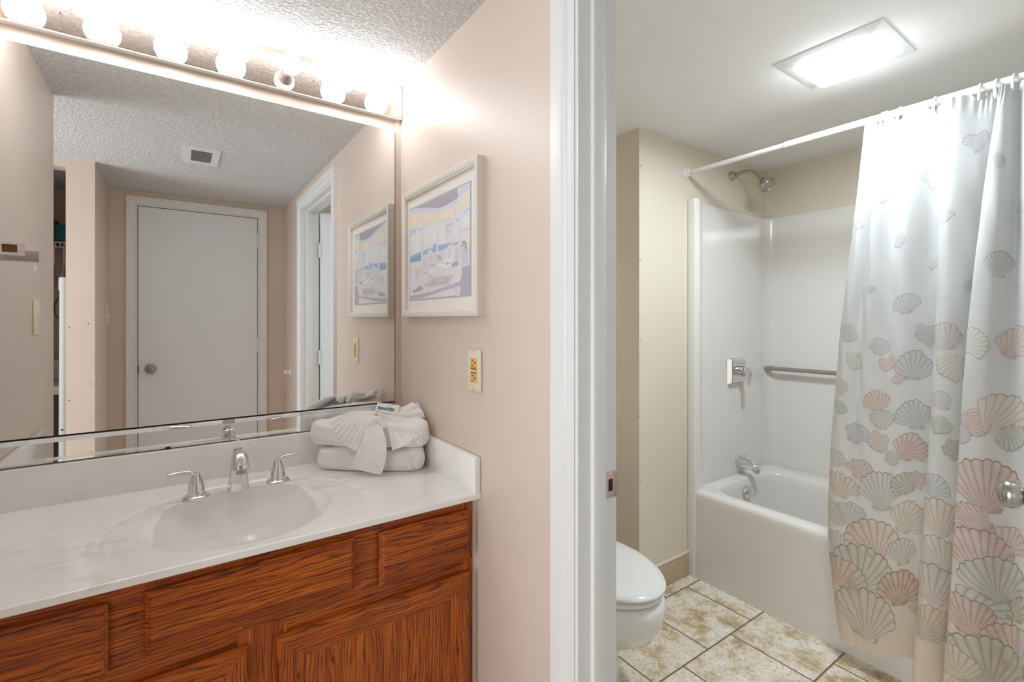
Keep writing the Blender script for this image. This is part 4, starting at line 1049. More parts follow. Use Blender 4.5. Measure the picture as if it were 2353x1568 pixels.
flap((0.575, 1.346), (0.648, 1.405), ZC + 0.092, t2, 0.008, 0.038); flap((0.606, 1.341), (0.652, 1.43), ZC + 0.092, t2, 0.008, 0.030)

wcl = thing('washcloth', 'white washcloth folded into a pleated fan on top of the towels', 'washcloth', (0.48, 1.45, 1.0))
def sheet(rows, name, thick=0.005, ny=10, nx=10, pleat=0.0, npl=0, parent=wcl):
    """rows: control polylines from the gathered end to the spread end, swept as a thick cloth"""
    R = [crom(r, nx) for r in rows]; C = list(zip(*R)); G = [crom(list(c), ny) for c in C]     # G[col][row]
    nc, nr = len(G), len(G[0]); P = [[Vector(G[c][r]) for c in range(nc)] for r in range(nr)]
    N = []
    for r in range(nr):
        row = []
        for c in range(nc):
            a = P[r][min(c + 1, nc - 1)] - P[r][max(c - 1, 0)]; b = P[min(r + 1, nr - 1)][c] - P[max(r - 1, 0)][c]
            q = a.cross(b); q = q.normalized() if q.length > 1e-9 else Vector((0, 0, 1))
            if q.dot(Vector((-0.45, -0.7, 0.55))) < 0: q = -q
            row.append(q)
        N.append(row)
    m = MB(); vs = []; fs = []
    for side in (1, -1):
        for r in range(nr):
            for c in range(nc):
                amp = pleat * (0.25 + 0.75 * r / (nr - 1)); off = amp * sin(2 * pi * npl * c / (nc - 1)) if npl else 0.0
                vs.append(tuple(P[r][c] + N[r][c] * (side * thick / 2 + off)))
    k = nr * nc
    for r in range(nr - 1):
        for c in range(nc - 1):
            i = r * nc + c; fs.append((i, i + 1, i + nc + 1, i + nc)); fs.append((k + i, k + i + nc, k + i + nc + 1, k + i + 1))
    for r in range(nr - 1):
        for c in (0, nc - 1): i = r * nc + c; fs.append((i, i + nc, k + i + nc, k + i))
    for c in range(nc - 1):
        for r in (0, nr - 1): i = r * nc + c; fs.append((i, i + 1, k + i + 1, k + i))
    m.add(vs, fs); return m.build(name, 'terry', parent, smooth=70)
# hanging tail, left fan, right fan, upper right fan
sheet([[(0.484, 1.462, 1.016), (0.494, 1.455, 1.019), (0.504, 1.448, 1.016)],
       [(0.468, 1.420, 1.006), (0.484, 1.408, 1.010), (0.500, 1.398, 1.004)],
       [(0.446, 1.409, 0.960), (0.476, 1.388, 0.964), (0.506, 1.371, 0.955)],
       [(0.426, 1.417, 0.912), (0.464, 1.390, 0.912), (0.502, 1.369, 0.900)],
       [(0.416, 1.427, 0.884), (0.456, 1.398, 0.873), (0.492, 1.376, 0.8625)]], 'hanging_panel', 0.006)
MB().tube(crom([(0.462, 1.425, 0.985), (0.468, 1.418, 1.006), (0.482, 1.412, 1.020), (0.498, 1.402, 1.016), (0.507, 1.390, 0.996)], 8), [0.006 + 0.005 * sin(pi * i / 32) for i in range(33)], 14).build('rolled_loop', 'terry', wcl, smooth=80)
sheet([[(0.480, 1.478, 1.032), (0.488, 1.470, 1.034), (0.496, 1.462, 1.033), (0.503, 1.456, 1.029)],
       [(0.434, 1.496, 1.034), (0.443, 1.470, 1.022), (0.458, 1.443, 1.012), (0.472, 1.420, 1.006)],
       [(0.378, 1.492, 1.008), (0.389, 1.463, 0.976), (0.408, 1.438, 0.947), (0.436, 1.408, 0.930)]], 'left_fan', 0.004, 10, 18, 0.0042, 8)
sheet([[(0.498, 1.470, 1.030), (0.504, 1.462, 1.030), (0.508, 1.455, 1.026), (0.508, 1.446, 1.020)],
       [(0.566, 1.428, 1.016), (0.560, 1.406, 1.004), (0.545, 1.392, 0.990), (0.518, 1.392, 0.985)],
       [(0.634, 1.372, 1.004), (0.606, 1.342, 0.976), (0.566, 1.346, 0.950), (0.524, 1.370, 0.930)]], 'right_fan', 0.004, 10, 18, 0.0045, 7)
sheet([[(0.510, 1.480, 1.032), (0.512, 1.472, 1.034), (0.512, 1.464, 1.030)],
       [(0.570, 1.492, 1.026), (0.580, 1.466, 1.022), (0.584, 1.440, 1.014)],
       [(0.622, 1.488, 1.030), (0.640, 1.455, 1.046), (0.652, 1.416, 1.006)]], 'upper_fan', 0.004, 10, 18, 0.005, 4)
MB().lathe([(0, -0.012), (0.014, -0.008), (0.019, 0), (0.014, 0.009), (0, 0.012)], (0.496, 1.470, 1.024), (0.3, 0.3, 1), 20).build('gathered_knot', 'terry', wcl, smooth=80)
# soap packet standing in the fan
so = thing('soap_packet', 'small wrapped soap packet with blue band tucked into the washcloth', 'soap', (0.55, 1.487, 1.01))
ux = Vector((0.820, -0.560, -0.12)).normalized(); nn = Vector((-0.48, -0.62, 0.62)); nn = (nn - ux * nn.dot(ux)).normalized(); uz = nn.cross(ux) * (1 if nn.cross(ux).z > 0 else -1)
sc = Vector((0.551, 1.485, 1.029))
sf = lambda x, y, z: tuple(sc + ux * x + uz * y + nn * z)
m = MB()
m.loft([[sf(x, y, z) for x, y in ((-0.037, -0.021), (0.037, -0.021), (0.037, 0.021), (-0.037, 0.021))] for z in (-0.007,)] + [[sf(x * k, y * k, z) for x, y in ((-0.037, -0.021), (0.037, -0.021), (0.037, 0.021), (-0.037, 0.021))] for z, k in ((0.004, 1.0), (0.007, 0.93))])
m.build('wrapper', 'soap_paper', so, smooth=0)
m = MB().use('soap_blue'); m.prism([(-0.026, -0.016), (0.022, -0.016), (0.022, 0.004), (-0.030, 0.006)], 0.0071, 0.0074, sf)
m.use('soap_yellow')
for k in range(3): m.prism([(0.004 + 0.002 * k, -0.014), (0.006 + 0.002 * k, -0.014), (-0.002 + 0.005 * k, 0.014), (-0.003 + 0.005 * k, 0.014)], 0.0075, 0.0078, sf)
m.use('soap_ink').text('Beach Mist', 0.0125, lambda x, y, z: sf(x - 0.003, y - 0.001, 0.0080 + z))
m.build('label_print', parent=so, smooth=0)

# ------------------------------------------------------------------ tub and shower surround (one moulded unit)
tub = thing('bathtub', 'white fiberglass bathtub with moulded shower surround in the alcove', 'bathtub', (2.56, 0.75, 0))
TX0, TX1, TY0, TY1, TZ = 2.168, 2.950, YN + 0.002, 1.505, 0.447
def rrect(xa, xb, ya, yb, r, z, n=8):
    out = []
    for cx, cy, a0 in ((xb - r, yb - r, 0), (xa + r, yb - r, pi / 2), (xa + r, ya + r, pi), (xb - r, ya + r, 3 * pi / 2)):
        for k in range(n + 1): a = a0 + pi / 2 * k / n; out.append((cx + r * cos(a), cy + r * sin(a), z))
    return out
m = MB()
rings = [rrect(TX0, TX1, TY0, TY1, 0.012, 0.0), rrect(TX0, TX1, TY0, TY1, 0.012, 0.02), rrect(TX0 + 0.004, TX1, TY0, TY1, 0.014, TZ - 0.05), rrect(TX0 + 0.002, TX1, TY0, TY1, 0.014, TZ - 0.022), rrect(TX0 + 0.008, TX1, TY0, TY1, 0.016, TZ - 0.006), rrect(TX0 + 0.022, TX1, TY0, TY1, 0.02, TZ)]
ia = (TX0 + 0.078, TX1 - 0.112, TY0 + 0.10, TY1 - 0.072)
for dxy, z, r in ((-0.006, TZ - 0.001, 0.13), (0.004, TZ - 0.004, 0.12), (0.014, TZ - 0.016, 0.115), (0.022, TZ - 0.05, 0.11), (0.045, TZ - 0.22, 0.10), (0.07, TZ - 0.33, 0.10), (0.11, TZ - 0.375, 0.09), (0.2, TZ - 0.385, 0.05)):
    rings.append(rrect(ia[0] + dxy, ia[1] - dxy, ia[2] + dxy * 2.2, ia[3] - dxy * 0.75, r, z))
m.loft(rings, cap0=False)
m.loft([[(2.1705, 1.5045, z), (2.1645, 1.5045, z), (2.1640, 1.478, z), (2.1655, 1.468, z), (2.1705, 1.462, z), (2.180, 1.462, z), (2.180, 1.5045, z)] for z in (0.0, 0.22, TZ - 0.005)])
m.build('tub_basin', 'fiberglass', tub, smooth=50)
# surround: end wall by the shower, rounded inside corner, long back wall, far end wall
def sur(z, k):
    x0 = 2.1642; p = []
    yi = TY1 - 0.016 - k; xi = TX1 - 0.010 - k; R = 0.055
    p += [(x0, TY1 - 0.001), (x0, TY1 - 0.032), (x0 + 0.008, TY1 - 0.044), (x0 + 0.030, TY1 - 0.047), (x0 + 0.050, TY1 - 0.044), (x0 + 0.075, yi - 0.008), (x0 + 0.11, yi)]
    p += [(lerp(x0 + 0.11, xi - R, t), yi) for t in (0.35, 0.7)]
    p += [(xi - R + R * sin(a), yi - R + R * cos(a)) for a in [pi / 2 * q / 8 for q in range(9)]]
    ye = TY0 + 0.018 + k
    p += [(xi, lerp(yi - R, ye + R, t)) for t in (0.2, 0.4, 0.6, 0.8)]
    p += [(xi - R + R * cos(a), ye + R - R * sin(a)) for a in [pi / 2 * q / 8 for q in range(9)]]
    p += [(x0 + 0.11, ye), (x0 + 0.05, TY0 + 0.044), (x0, TY0 + 0.044), (x0, TY0 + 0.001)]
    return p
def ztop_sur(x, y):      # the top edge dips a little away from the front jambs
    return 1.943 - 0.006 * sm((x - 2.2) / 0.5)
m = MB(); rings = []
for z, k in ((TZ - 0.012, 0.0), (TZ + 0.02, 0.010), (TZ + 0.05, 0.006), (0.76, 0.004), (0.775, 0.001), (1.05, 0.0), (1.065, -0.002), (1.5, -0.003)):
    rings.append([(x, y, z) for x, y in sur(z, k)])
for dz, k in ((-0.020, -0.003), (-0.007, -0.004), (-0.001, -0.009)):
    rings.append([(x, y, ztop_sur(x, y) + dz) for x, y in sur(1.9, k)])
rings.append([(x, min(TY1 + 0.001, max(TY0 - 0.001, y + (0.02 if y > 1.3 else (-0.02 if y < 0.05 else 0)))), ztop_sur(x, y)) if x < TX1 - 0.06 else (TX1 + 0.001, y, ztop_sur(x, y)) for x, y in sur(1.9, 0)])
m.loft(rings, closed=False); m.build('shower_surround', 'fiberglass', tub, smooth=60)

SYW = TY1 - 0.014            # face of the surround end wall
sh = thing('wall_shower', 'aged chrome shower head on a bent arm above the surround', 'shower head', (2.571, YC, 2.135))
MB().lathe([(0.0275, 0), (0.0275, 0.003), (0.024, 0.010), (0.0165, 0.026), (0.014, 0.030), (0, 0.030)], (2.571, YC, 2.135), (0, -1, 0)).build('wall_flange', 'worn', sh)
P = crom([(2.571, YC - 0.005, 2.135), (2.571, YC - 0.05, 2.137), (2.571, YC - 0.10, 2.137), (2.571, YC - 0.128, 2.126), (2.571, YC - 0.150, 2.103), (2.571, YC - 0.168, 2.083)], 6)
MB().tube(P, 0.0105, 16).build('shower_arm', 'worn', sh, smooth=60)
hd = Vector((0, -0.62, -0.78)).normalized(); h0 = Vector((2.571, YC - 0.166, 2.085))
MB().lathe([(0.012, 0), (0.014, 0.004), (0.014, 0.016), (0.011, 0.018), (0.013, 0.024)], h0, hd, 24).build('ball_joint', 'worn', sh)
b = MB().lathe([(0.012, 0.020), (0.020, 0.024), (0.033, 0.034), (0.041, 0.048), (0.043, 0.058), (0.041, 0.066), (0.037, 0.070), (0.036, 0.067), (0, 0.067)], h0, hd, 40).build('spray_head', 'worn', sh)
MB().lathe([(0.033, 0.066), (0.033, 0.0685), (0.024, 0.0695), (0.023, 0.068), (0.012, 0.0695), (0, 0.0695)], h0, hd, 32).build('spray_face', 'steel', b)
m = MB(); q = hd.to_track_quat('Z', 'Y')
for k in range(12):
    a = k * pi / 6; c = h0 + q @ Vector((0.0425 * cos(a), 0.0425 * sin(a), 0.0575)); m.lathe([(0.0045, -0.002), (0.0045, 0.0015), (0, 0.002)], c, q @ Vector((cos(a), sin(a), 0)), 10)
m.build('grip_dimples', 'steel', b)

vv = thing('shower_valve', 'square chrome shower valve with hanging lever on the surround wall', 'shower valve', (2.578, SYW, 1.033))
m = MB()
V = [(0.0815, 0.0), (0.0815, 0.004), (0.070, 0.026), (0.066, 0.028)]
m.loft([[(2.578 + sx * h, SYW - yy, 1.033 + sz * (h - 0.008)) for sx, sz in ((-1, -1), (1, -1), (1, 1), (-1, 1))] for h, yy in V]); m.build('escutcheon', 'chrome', vv, smooth=20)
MB().lathe([(0.020, 0.027), (0.020, 0.034), (0.013, 0.036), (0.013, 0.050)], (2.578, SYW, 1.038), (0, -1, 0), 24).build('valve_stem', 'chrome', vv)
m = MB(); m.box(2.563, 2.593, SYW - 0.088, SYW - 0.046, 1.028, 1.058, 0.003).box(2.566, 2.590, SYW - 0.094, SYW - 0.078, 0.958, 1.055, 0.003); m.build('lever', 'chrome', vv)
B('indicator', 'dark', vv, (2.600, 2.608, SYW - 0.0287, SYW - 0.0275, 1.010, 1.018))

ts = thing('tub_spout', 'chrome tub spout with diverter knob over the tub', 'tub spout', (2.60, SYW, 0.522))
def tsec(y, zc, hw, hh, n=18):
    return [(2.600 + hw * math.copysign(abs(cos(2 * pi * k / n)) ** 0.6, cos(2 * pi * k / n)), y, zc + hh * math.copysign(abs(sin(2 * pi * k / n)) ** 0.6, sin(2 * pi * k / n))) for k in range(n)]
m = MB(); y = SYW
m.loft([tsec(y, 0.524, 0.027, 0.030), tsec(y - 0.004, 0.524, 0.029, 0.032), tsec(y - 0.03, 0.522, 0.028, 0.030), tsec(y - 0.07, 0.5155, 0.025, 0.0235), tsec(y - 0.10, 0.509, 0.0225, 0.021), tsec(y - 0.118, 0.502, 0.020, 0.019), tsec(y - 0.128, 0.496, 0.017, 0.014), tsec(y - 0.133, 0.490, 0.012, 0.007)])
m.lathe([(0.016, 0), (0.0165, 0.014), (0.014, 0.022)], (2.600, y - 0.112, 0.478), (0, 0, 1), 18); m.build('spout_body', 'chrome', ts, smooth=50)
MB().lathe([(0.003, 0), (0.003, 0.014), (0.005, 0.017), (0.010, 0.022), (0.011, 0.024), (0, 0.025)], (2.600, y - 0.045, 0.545), (0, 0, 1), 18).build('diverter_knob', 'chrome', ts)
oy = ia[3] - 0.028
od = thing('overflow_plate', 'round chrome overflow plate with trip lever inside the tub', 'overflow plate', (2.560, oy, 0.375))
ax = Vector((0, -1, 0.12)).normalized()
MB().lathe([(0.036, -0.008), (0.037, 0.0), (0.034, 0.004), (0, 0.006)], (2.560, oy, 0.375), ax, 32).build('cover_disc', 'chrome', od)
MB().tube([(2.560, oy - 0.004, 0.372), (2.560, oy - 0.022, 0.370), (2.560, oy - 0.045, 0.366)], [0.008, 0.0045, 0.006], 14).build('trip_lever', 'chrome', od)
gb = thing('grab_bar', 'satin grey towel bar along the long surround wall, ending behind the curtain', 'grab bar', (TX1 - 0.03, 1.0, 1.032))
gx = TX1 - 0.055
MB().tube([(gx, 1.478, 1.030), (gx, 0.50, 1.034)], 0.0115, 18).build('bar', 'steel', gb)
for yy in (1.462, 0.515): MB().lathe([(0.015, -0.003), (0.015, 0.006), (0.011, 0.010), (0.011, 0.055)], (TX1 - 0.0085, yy, 1.031), (-1, 0, 0), 18).build('bar_mount', 'steel', gb)

# ------------------------------------------------------------------ curtain rod, rings, curtain
RX, RZ = 2.150, 2.0745
rod = thing('curtain_rod', 'white telescoping curtain rod with round end cap under the ceiling', 'curtain rod', (RX, 0.7, RZ))
MB().tube([(RX, YC - 0.004, RZ), (RX, 1.012, RZ)], 0.0112, 20).build('thin_tube', 'plastic', rod)
MB().lathe([(0.0112, 0.0), (0.0138, 0.0), (0.0138, 1.016 - YN - 0.004), (0.0112, 1.016 - YN - 0.004)], (RX, 1.016, RZ), (0, -1, 0), 24).build('thick_tube', 'plastic', rod)
for yy, s_ in ((YC, -1), (YN, 1)): MB().lathe([(0.028, 0), (0.0285, 0.004), (0.025, 0.009), (0.020, 0.010), (0.018, 0.022), (0.0135, 0.024)], (RX, yy, RZ), (0, s_, 0), 28).build('end_cap', 'plastic', rod)
RINGS = [(0.664, 0.05), (0.654, -0.14), (0.612, 0.12), (0.514, 0.06), (0.403, -0.1), (0.362, 0.1), (0.323, 0.08), (0.25, 0.02), (0.17, -0.1), (0.10, 0.1), (0.04, 0.0)]
for i, (yy, tw) in enumerate(RINGS[:7]):
    g = MB(); g.torus((RX, yy, RZ - 0.0145), 0.0285, 0.0042, (0.0 + tw, 1, 0.05), 28, 10, 0.82)
    r = g.build('curtain_ring', 'plastic', loc=(RX, yy, RZ))
    place = ('at the free end of the curtain, first from the wet wall', 'overlapping the first ring at the free end', 'third from the free end of the curtain', 'fourth from the free end, over a wide scallop', 'fifth from the free end of the curtain', 'sixth from the free end, behind the tall front fold', 'seventh from the free end, at the edge of view')[i]
    tag(r, 'white plastic curtain ring ' + place, 'curtain ring', 'rings on the curtain rod')

# plan curve of the curtain at a few heights: (y, x) control points from the free edge
LEV = [(2.046, [(0.716, 2.128), (0.690, 2.112), (0.664, 2.140), (0.668, 2.128), (0.655, 2.106), (0.612, 2.138), (0.575, 2.112), (0.514, 2.140), (0.486, 2.120), (0.490, 2.114), (0.460, 2.104), (0.403, 2.136), (0.376, 2.146), (0.344, 2.160), (0.352, 2.118), (0.346, 2.104), (0.330, 2.112), (0.316, 2.138), (0.28, 2.110), (0.25, 2.140), (0.21, 2.110), (0.17, 2.14), (0.13, 2.11), (0.10, 2.14), (0.07, 2.115), (0.04, 2.14)]),
       (1.72, [(0.745, 2.118), (0.715, 2.098), (0.684, 2.122), (0.690, 2.112), (0.668, 2.092), (0.622, 2.112), (0.580, 2.096), (0.520, 2.130), (0.486, 2.128), (0.494, 2.112), (0.466, 2.092), (0.415, 2.112), (0.384, 2.138), (0.362, 2.168), (0.384, 2.104), (0.376, 2.078), (0.345, 2.080), (0.316, 2.120), (0.285, 2.090), (0.25, 2.122), (0.21, 2.092), (0.17, 2.122), (0.13, 2.092), (0.10, 2.122), (0.07, 2.10), (0.04, 2.125)]),
       (1.20, [(0.797, 2.112), (0.770, 2.092), (0.738, 2.100), (0.722, 2.104), (0.695, 2.092), (0.640, 2.100), (0.590, 2.090), (0.528, 2.116), (0.503, 2.122), (0.508, 2.106), (0.480, 2.084), (0.442, 2.096), (0.412, 2.126), (0.396, 2.158), (0.424, 2.094), (0.414, 2.064), (0.372, 2.058), (0.320, 2.096), (0.285, 2.070), (0.25, 2.104), (0.21, 2.07), (0.17, 2.104), (0.13, 2.07), (0.10, 2.104), (0.07, 2.08), (0.04, 2.11)]),
       (0.50, [(0.838, 2.122), (0.812, 2.096), (0.772, 2.092), (0.744, 2.096), (0.706, 2.090), (0.650, 2.094), (0.604, 2.094), (0.556, 2.112), (0.534, 2.122), (0.540, 2.096), (0.512, 2.068), (0.470, 2.082), (0.442, 2.114), (0.424, 2.146), (0.452, 2.074), (0.440, 2.042), (0.384, 2.036), (0.322, 2.076), (0.285, 2.05), (0.25, 2.086), (0.21, 2.05), (0.17, 2.086), (0.13, 2.05), (0.10, 2.086), (0.07, 2.06), (0.04, 2.09)]),
       (0.085, [(0.802, 2.126), (0.782, 2.098), (0.752, 2.090), (0.728, 2.094), (0.694, 2.092), (0.652, 2.100), (0.616, 2.110), (0.578, 2.124), (0.556, 2.130), (0.564, 2.092), (0.540, 2.060), (0.494, 2.072), (0.464, 2.108), (0.444, 2.140), (0.474, 2.064), (0.462, 2.028), (0.394, 2.022), (0.322, 2.066), (0.285, 2.04), (0.25, 2.078), (0.21, 2.04), (0.17, 2.078), (0.13, 2.04), (0.10, 2.078), (0.07, 2.05), (0.04, 2.08)])]
NS, NZ = 16, 150
curves = [(z, crom(pts, NS)) for z, pts in LEV]; NC = len(curves[0][1])
ZTOP, ZBOT = 2.046, 0.085
def hem(i):
    f = i / NS                      # control index along the curtain
    d = 0.0
    if f < 1.2: d += 0.05 * (1 - f / 1.2) ** 2
    d += 0.040 * exp(-((f - 7.2) / 1.6) ** 2) + 0.004 * sin(f * 5.1)
    if f > 8.6: d -= 0.006
    return d
def topz(i):
    f = i / NS; y = curves[0][1][i][0]
    dist = min(abs(y - r[0]) for r in RINGS)
    return 0.012 - 0.020 * exp(-(dist / 0.012) ** 2)
def colpt(i, z):
    for k in range(len(curves) - 1):
        za, zb = curves[k][0], curves[k + 1][0]
        if z >= zb or k == len(curves) - 2:
            t = (za - z) / (za - zb)
            P = [curves[max(k - 1, 0)], curves[k], curves[k + 1], curves[min(k + 2, len(curves) - 1)]]
            v = []
            for c in range(2):
                p0, p1, p2, p3 = [q[1][i][c] for q in P]
                m1 = (p2 - p0) / (P[2][0] - P[0][0]) * (zb - za) if k > 0 else (p2 - p1); m2 = (p3 - p1) / (P[3][0] - P[1][0]) * (zb - za) if k + 2 < len(curves) else (p2 - p1)
                t2, t3 = t * t, t * t * t; v.append((2 * t3 - 3 * t2 + 1) * p1 + (t3 - 2 * t2 + t) * m1 + (-2 * t3 + 3 * t2) * p2 + (t3 - t2) * m2)
            return v
GP = []
for j in range(NZ + 1):
    t = j / NZ; row = []
    for i in range(NC):
        z = lerp(ZTOP + topz(i), ZBOT + hem(i), t); y, x = colpt(i, min(ZTOP, max(ZBOT, z)))
        wr = 0.0016 * sin(z * 23 + i * 0.09) * sin(i * 0.21 + z * 6) * sm(t * 6) + (0.003 * sin(i * 0.9) * exp(-(t / 0.02) ** 2))
        row.append(Vector((x + wr, y, z)))
    GP.append(row)
SLEN = [0.0]
jm = NZ // 2
for i in range(1, NC): SLEN.append(SLEN[-1] + (GP[jm][i] - GP[jm][i - 1]).length)
import bisect
def surf(s, t, off):
    s = min(SLEN[-1] - 1e-5, max(1e-5, s)); t = min(1, max(0, t))
    i = min(NC - 2, max(0, bisect.bisect_right(SLEN, s) - 1)); a = (s - SLEN[i]) / max(1e-9, SLEN[i + 1] - SLEN[i])
    jf = t * NZ; j = min(NZ - 1, int(jf)); b = jf - j
    p00, p10, p01, p11 = GP[j][i], GP[j][i + 1], GP[j + 1][i], GP[j + 1][i + 1]
    p = p00 * (1 - a) * (1 - b) + p10 * a * (1 - b) + p01 * (1 - a) * b + p11 * a * b
    n = (p10 - p00).cross(p01 - p00)
    n = n.normalized() if n.length > 1e-12 else Vector((-1, 0, 0))
    return p + n * off * NSIGN
e1 = GP[10][5 + 1] - GP[10][5]; e2 = GP[11][5] - GP[10][5]; NSIGN = 1 if e1.cross(e2).x < 0 else -1
def ground(z):  # colour greyed at top to offset the ceiling light, lightened below; cream hem printed
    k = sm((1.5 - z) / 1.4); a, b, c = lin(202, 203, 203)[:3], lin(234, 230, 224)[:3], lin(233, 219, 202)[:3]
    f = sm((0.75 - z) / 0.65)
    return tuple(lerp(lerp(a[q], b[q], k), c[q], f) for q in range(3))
cu = thing('shower_curtain', 'white fabric shower curtain printed with pastel scallop shells, drawn over the tub', 'curtain', (2.10, 0.4, RZ))
m = MB(); vs = [tuple(GP[j][i]) for j in range(NZ + 1) for i in range(NC)]
fs = [(j * NC + i, j * NC + i + 1, (j + 1) * NC + i + 1, (j + 1) * NC + i) for j in range(NZ) for i in range(NC - 1)]
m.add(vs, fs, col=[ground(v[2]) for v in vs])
rs = random.Random(11)
lum = lambda c, k: tuple(max(0, x * k) for x in c)
def shell(sy, sz, R, rot, rgb, lay):
    """one printed scallop: a ribbed fan with two ears, laid on the cloth"""
    t = (ZTOP - sz) / (ZTOP - ZBOT); j = min(NZ, max(0, int(t * NZ)))
    best = min(range(NC), key=lambda i: abs(GP[j][i].y - sy) * 10 + GP[j][i].x)
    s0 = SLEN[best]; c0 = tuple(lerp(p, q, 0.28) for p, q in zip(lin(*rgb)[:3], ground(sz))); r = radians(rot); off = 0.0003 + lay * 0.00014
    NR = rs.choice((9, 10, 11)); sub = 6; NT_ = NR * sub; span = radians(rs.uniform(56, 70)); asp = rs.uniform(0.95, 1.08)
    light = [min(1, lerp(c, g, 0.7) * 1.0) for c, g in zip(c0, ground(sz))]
    radii = [0.0, 0.12, 0.25, 0.36, 0.46, 0.55, 0.63, 0.70, 0.77, 0.83, 0.88, 0.925, 0.965, 0.985, 1.0]
    def put(u, v): return tuple(surf(s0 + u * cos(r) + v * sin(r), t - (v * cos(r) - u * sin(r)) / (ZTOP - ZBOT), off))
    L = (1.36 + 0.28 * sm((0.95 - sz) / 0.5)) * R; vs = []; cols = []
    bandp = rs.uniform(0, 6)
    for ri in radii:
        for k in range(NT_ + 1):
            a = -span + 2 * span * k / NT_; ph = (k % sub) / sub; sc_ = 1 + 0.045 * (sin(pi * ph) - 0.5) - 0.10 * (a / span) ** 4
            rr = L * ri * sc_ * (1 - 0.13 * (abs(a) / span) ** 2)
            u = rr * sin(a) * asp * 0.80; v = rr * cos(a) - 0.62 * L
            vs.append(put(u, v))
            rib = 0.5 - 0.5 * cos(2 * pi * ph)
            mixv = 0.25 + 0.6 * rib * (0.5 + 0.5 * ri) + 0.14 * sin(ri * 15 + bandp + 2 * sin(a * 2)) + 0.16 * sin(k * 0.83 + ri * 19 + bandp) * sin(ri * 33 + k * 0.31)
            c = [lerp(p, q, min(1, max(0, mixv))) for p, q in zip(c0, light)]
            if k % sub == 0: c = lum(c, 0.74 if ri > 0.15 else 0.9)
            if ri >= 0.985 or k in (0, NT_): c = lum(c0, 0.56)
            cols.append(tuple(c))
    n = NT_ + 1; fs = [(i * n + k, i * n + k + 1, (i + 1) * n + k + 1, (i + 1) * n + k) for i in range(len(radii) - 1) for k in range(NT_)]
    m.add(vs, fs, col=cols)
    for sg in (-1, 1):              # the ears by the hinge
        e = [(0, -0.62), (sg * 0.20, -0.60), (sg * 0.25, -0.50), (sg * 0.12, -0.46)]
        m.add([put(a * L, b * L) for a, b in e], [(0, 1, 2, 3)], col=[lum(c0, 0.9), lum(c0, 0.84), lum(c0, 0.84), lum(c0, 1.0)])
laid = []
for (sy, sz, R, rot, cr, cg, cb) in SHELLS:
    lay = 1 + max([q[3] for q in laid if sqrt((q[0] - sy) ** 2 + (q[1] - sz) ** 2) < 0.62 * (q[2] + R) * 1.3] or [0])
    laid.append((sy, sz, R, lay)); shell(sy, sz, R, -rot, (cr, cg, cb), lay)
m.build('printed_fabric', 'curtain', cu, smooth=80)

# ------------------------------------------------------------------ bathroom ceiling light
cl = thing('ceiling_light', 'lit square ceiling light with white slanted frame in the bathroom', 'ceiling light', (1.893, 0.70, ZB))
m = MB(); sq = lambda h, z: [(1.893 + sx * h * 0.150, 0.700 + sy * h * 0.161, z) for sx, sy in ((-1, -1), (1, -1), (1, 1), (-1, 1))]
m.loft([sq(1.0, ZB), sq(1.0, ZB - 0.004), sq(0.72, ZB - 0.016), sq(0.68, ZB - 0.014)]); m.build('fixture_frame', 'trim', cl, smooth=20)
m = MB(); LR = [rrect(1.893 - a, 1.893 + a, 0.700 - b, 0.700 + b, r, z, 5) for a, b, r, z in ((0.103, 0.112, 0.015, ZB - 0.012), (0.103, 0.112, 0.015, ZB - 0.022), (0.097, 0.106, 0.015, ZB - 0.040), (0.085, 0.094, 0.012, ZB - 0.046))]
m.use('lens_side').loft(LR, cap0=False, cap1=False); m.use('lens').add(LR[-1], [tuple(range(len(LR[-1])))]); m.build('glass_lens', parent=cl)
la = area('ceiling_lamp_light', (1.893, 0.700, ZB - 0.0475), (0, 0, 0), 0.165, 0.183, LENS_WATTS, (0.86, 0.945, 1.0))
vt = thing('ceiling_vent', 'white louvred ceiling vent in the textured hall ceiling, seen in the mirror', 'vent', (0.10, 0.38, ZV))
m = MB(); x0, x1, y0, y1 = 0.022, 0.178, 0.237, 0.523; gx0, gx1, gy0, gy1 = 0.056, 0.144, 0.285, 0.480
for b in ((x0, gx0, y0, y1), (gx1, x1, y0, y1), (gx0, gx1, y0, gy0), (gx0, gx1, gy1, y1)): m.box(*b, ZV - 0.006, ZV)
m.build('vent_frame', 'trim', vt, smooth=0)
m = MB()
for k in range(14):
    yy = lerp(gy0, gy1, (k + 0.5) / 14); m.loft([[(x, yy + 0.0042, ZV - 0.0065), (x, yy + 0.0028, ZV - 0.0065), (x, yy - 0.0042, ZV - 0.001), (x, yy - 0.0028, ZV - 0.001)] for x in (gx0, gx1)])
m.build('louvre_slats', 'trim', vt, smooth=0)
B('vent_opening', 'dark', vt, (gx0, gx1, gy0, gy1, ZV - 0.0005, ZV + 0.0005))
for yy in (0.262, 0.50): MB().lathe([(0.004, 0), (0.003, 0.0015), (0, 0.002)], (0.10, yy, ZV - 0.006), (0, 0, -1), 10).build('screw', 'steel', vt)

